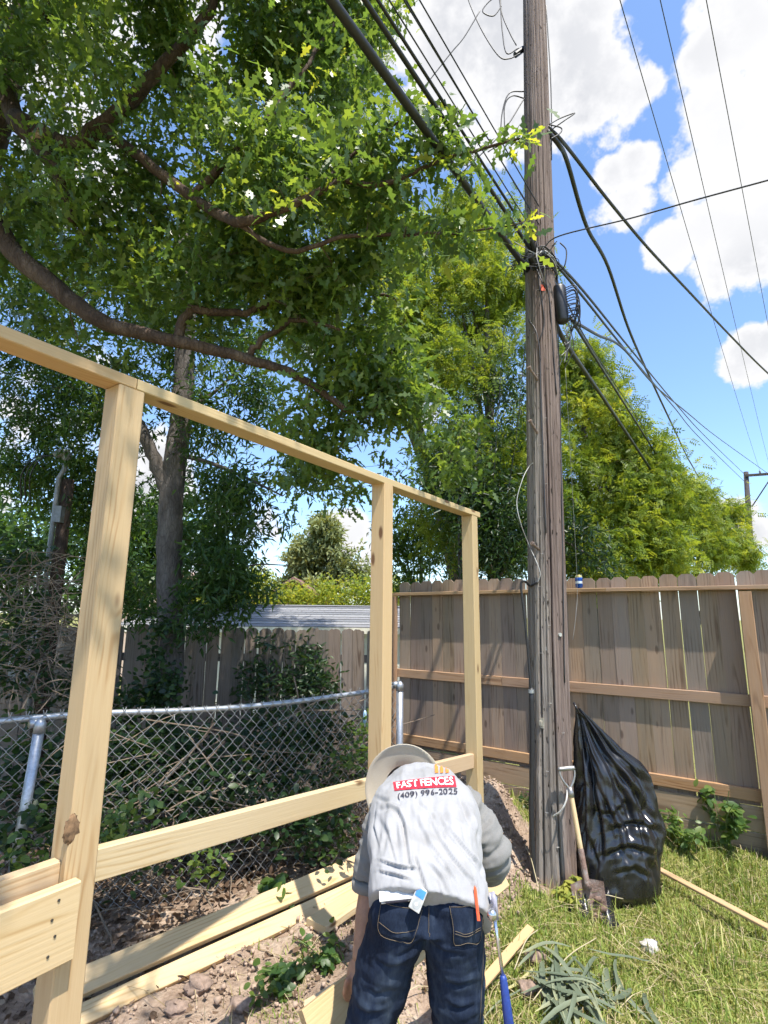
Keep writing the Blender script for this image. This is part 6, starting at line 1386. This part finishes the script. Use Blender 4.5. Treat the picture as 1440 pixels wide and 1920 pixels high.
    o = m.build('bramble_stems', M_drytwig, None); o['kind'] = 'stuff'
    # leaves of the undergrowth
    def cloud(spec, n, per=1, s=.08):
        B = PXB(spec); C, d = inblob(R, B, n); return np.repeat(C, per, 0)+R.normal(0, s, (n*per, 3))
    P = cloud([(150, 1480, 3.9, .35), (60, 1450, 3.7, .35), (300, 1450, 4.2, .35), (420, 1500, 4.1, .35), (500, 1430, 4.7, .4), (560, 1520, 4.2, .3), (240, 1560, 3.4, .25), (640, 1450, 4.8, .3), (620, 1560, 4.0, .22), (40, 1560, 3.2, .18), (350, 1400, 4.6, .35), (600, 1380, 5.2, .35), (220, 1420, 4.3, .3), (500, 1360, 5.4, .3), (60, 1150, 5.0, .3), (20, 1250, 4.6, .3), (120, 1290, 4.8, .22), (30, 1050, 5.4, .35), (170, 1300, 5.0, .2), (250, 1330, 5.2, .25)], 2700, 4)
    P[:, 2] = np.maximum(P[:, 2], gh(P[:, 0], P[:, 1])+.01); o = leafset(R, P, OVAL, .06, M_darkleaf, 'undergrowth'); o['kind'] = 'stuff'
    P = cloud([(205, 1540, 3.0, .12), (215, 1560, 2.95, .1), (45, 1600, 2.9, .12), (370, 1610, 3.4, .12), (400, 1620, 3.4, .1), (680, 1360, 4.5, .12), (660, 1420, 4.4, .15)], 110, 5, .05); o = leafset(R, P, OVAL, .045, M_midleaf, 'undergrowth_sprigs', vs=.35); o['kind'] = 'stuff'
    # creeper on the grey fence: one plant per patch
    for k, (spec, n, lab) in enumerate((([(560, 1215, 6.36, .16), (590, 1250, 6.36, .22), (610, 1290, 6.34, .2), (570, 1300, 6.34, .2)], 110, 'dark green creeper climbing the grey fence beside the second post'), ([(500, 1210, 6.36, .16), (480, 1260, 6.34, .2), (530, 1280, 6.34, .2), (470, 1300, 6.3, .2)], 90, 'thin green creeper with bright flecks along the gap in the grey fence'), ([(305, 1180, 5.5, .16), (300, 1240, 5.45, .2), (320, 1290, 5.45, .2), (290, 1310, 5.4, .22)], 130, 'ivy wrapped around the foot of the forked tree'))):
        c = at(*spec[-1][:3]); c.z = g1(c.x, c.y); t = thing('creeper', lab, 'creeper', c); m = MB()
        for q in spec:
            e = at(*q[:3]); m.tube(curve([c+Vector((rr.gauss(0, .08), 0, 0)), c.lerp(e, .5)+Vector((rr.gauss(0, .1), 0, 0)), e], 5), .006, 5)
        m.build('stem', M_drytwig, t); P = cloud(spec, n, 7, .06); P[:, 1] = np.minimum(P[:, 1], 6.41); o = leafset(R, P, LANCE if k < 2 else OVAL, .085 if k < 2 else .06, M_darkleaf, 'foliage', t, vs=.1, N0=(0, -1, .4)); o['kind'] = 'stuff'
    # weeds: each a plant with stems and leaves of its own
    def weed(px, py, n, h, spread, tm, size, lm, lab, vs=.1, Y=None):
        c = onground(px, py) if Y is None else at(px, py, Y); c.z = g1(c.x, c.y); t = thing('weed_plant', lab, 'weed', c); PP = []
        for k in range(n):
            e = c+Vector((rr.gauss(0, spread), rr.gauss(0, spread), h*rr.uniform(.5, 1))); mid = c.lerp(e, .5)+Vector((rr.gauss(0, spread*.3), rr.gauss(0, spread*.3), h*.1)); cv = curve([c+Vector((rr.gauss(0, .02), rr.gauss(0, .02), 0)), mid, e], 5); m = MB(); m.tube(cv, .0028, 5, False); m.build('stem', M_stem, t); PP += [tuple(q) for q in cv[3:]]
        P = np.repeat(np.array(PP), 2, 0)+R.normal(0, .018, (len(PP)*2, 3)); V, Fc = tm; me = [npmesh('leaf', V, Fc, np.full(len(V), v)) for v in (.35+vs, .6+vs, .8+vs)]
        for q in me: q.materials.append(lm)
        for q in P[:140]:
            o = bpy.data.objects.new('leaf', me[rr.randrange(3)]); link(o, t, axes(q, Vector((rr.gauss(0, 1), rr.gauss(-.3, 1), rr.gauss(0, .4))), Vector((rr.gauss(0, .4), rr.gauss(-.4, .4), 1))) @ Matrix.Scale(size*rr.uniform(.6, 1.2), 4))
    weed(1362, 1590, 14, .42, .11, OVAL, .075, M_midleaf, 'leafy weed growing up the board fence near its square post', .25)
    weed(1285, 1595, 11, .28, .10, OVAL, .06, M_midleaf, 'low leafy weed at the fence foot between bag and taller weed', .3)
    weed(1008, 1540, 6, .22, .08, OVAL, .045, M_darkleaf, 'small weed under the bottom rail left of the pole', .2, Y=5.3)
    weed(508, 1700, 7, .12, .05, OVAL, .085, M_midleaf, 'broad leaved weed beside the far end of the long planks', .05)
    weed(530, 1850, 9, .06, .10, OVAL, .055, M_midleaf, 'low spreading weed patch on soil before the long planks', .1)
    weed(620, 1810, 7, .06, .10, OVAL, .05, M_midleaf, 'low green weed patch beside the short wide plank', .15)
    weed(1070, 1700, 8, .14, .05, LANCE, .10, M_grass2, 'tuft of bright weed at the foot of the pole', .3)
    # pile of cut strap leaves
    c = onground(1060, 1880); t = thing('cut_leaf_pile', 'pile of wilted grey green strap leaves cut and dropped on the lawn', 'leaf pile', c)
    Mc = leafmat('wilted_strap_leaf', [(.0, (.085, .115, .075)), (.6, (.17, .205, .14)), (.88, (.30, .32, .2)), (1, (.46, .42, .2))], .2, .5, .4, 1.1)
    for k in range(52):
        px, py = rr.gauss(1075, 45), rr.gauss(1870, 32); p = onground(px, py); a = rr.gauss(.9, .6)+(math.pi if rr.random() < .4 else 0); L = rr.uniform(.18, .42); w = rr.uniform(.005, .017); m = MB(); nst = 7; bend = rr.gauss(0, .28); z0 = rr.uniform(.02, .075); arch = rr.uniform(.0, .02)
        for i in range(nst):
            u = i/(nst-1)-.5; an = a+bend*u; x = p.x+math.cos(an)*L*u; y = p.y+math.sin(an)*L*u; ww = w*(1-abs(2*u)**2.5*.85); z = g1(x, y)+z0+arch*(1-4*u*u); sx, sy = -math.sin(an)*ww, math.cos(an)*ww
            m.v += [(x+sx, y+sy, z+ww*.3), (x, y, z-ww*.1), (x-sx, y-sy, z+ww*.3)]
        for i in range(nst-1): b = 3*i; m.f += [(b, b+1, b+4, b+3), (b+1, b+2, b+5, b+4)]
        o = m.build('strap_leaf', Mc, t, True); at_ = o.data.attributes.new('v', 'FLOAT', 'POINT'); at_.data.foreach_set('value', np.repeat(np.clip(np.full(7, 1.0 if k == 5 else rr.uniform(.05, .8))+.35*np.linspace(0, 1, 7)**3, 0, 1), 3).astype(np.float32))
    # long dry stalks across the lawn
    for k, (a, b) in enumerate((((1140, 1665), (1230, 1652)), ((1085, 1715), (1170, 1712)), ((985, 1600), (1010, 1690)), ((1000, 1900), (1120, 1790)), ((965, 1840), (1010, 1775)))):
        p = onground(*a)+Vector((0, 0, .05)); q = onground(*b)+Vector((0, 0, .08)); m = MB(); m.tube(curve([p, p.lerp(q, .5)+Vector((0, 0, .04)), q], 6), .003, 5); tag(m.build('dry_stalk', M_strawp, None, True), ('dry pale stalk bent over in front of the bag bottom', 'dry pale stalk lying across the shovel blade foot', 'dry stalk standing at the left foot of the pole', 'long dry stalk crossing the wilted leaf pile', 'dry stalk lying on soil beside the narrow wood strip')[k], 'stalk')
M_soil2 = plain('soil_crumb', (.36, .265, .20), .95, 0, .4, 12, .5); M_drytwig = plain('dry_twig', (.19, .145, .105), .85, 0, .35, 25, .2); M_stem = plain('green_stem', (.12, .17, .05), .6, 0, .2, 30, 0); M_strawp = plain('straw_stalk', (.42, .36, .22), .7, 0, .15, 30, 0)
M_grass2 = leafmat('fresh_blade', [(.0, (.09, .14, .02)), (.5, (.17, .22, .04)), (1, (.33, .34, .07))], .35, .5, .3, 1.3)
detail()
# trees that close the view behind the grey fence
line_tree('leafy_tree', 'dark broad tree far behind the service post', 60, 15, 5.0, [(-60, 1040, 15, 1.6), (60, 1010, 15, 1.5), (160, 1050, 15, 1.4), (100, 1110, 15, 1.5), (230, 1090, 15.5, 1.2), (-40, 930, 15, 1.5), (20, 1120, 15, 1.3)], 650, 18, .26, DIAM, M_midleaf, 51, .0, gap=.7, spread=.3)
line_tree('leafy_tree', 'dark green tree filling the view behind the forked trunk', 330, 14, 5.0, [(300, 1040, 14.5, 1.2), (400, 1080, 14.5, 1.0), (350, 960, 14.5, 1.2), (250, 980, 14.5, 1.2), (440, 1020, 14.5, .6), (300, 1120, 14, 1.0)], 520, 18, .24, DIAM, M_midleaf, 52, .05, gap=.7, spread=.28)
if 0: print('TRIS', sum(len(p.vertices)-2 for o in bpy.data.objects if o.type == 'MESH' for p in o.data.polygons))
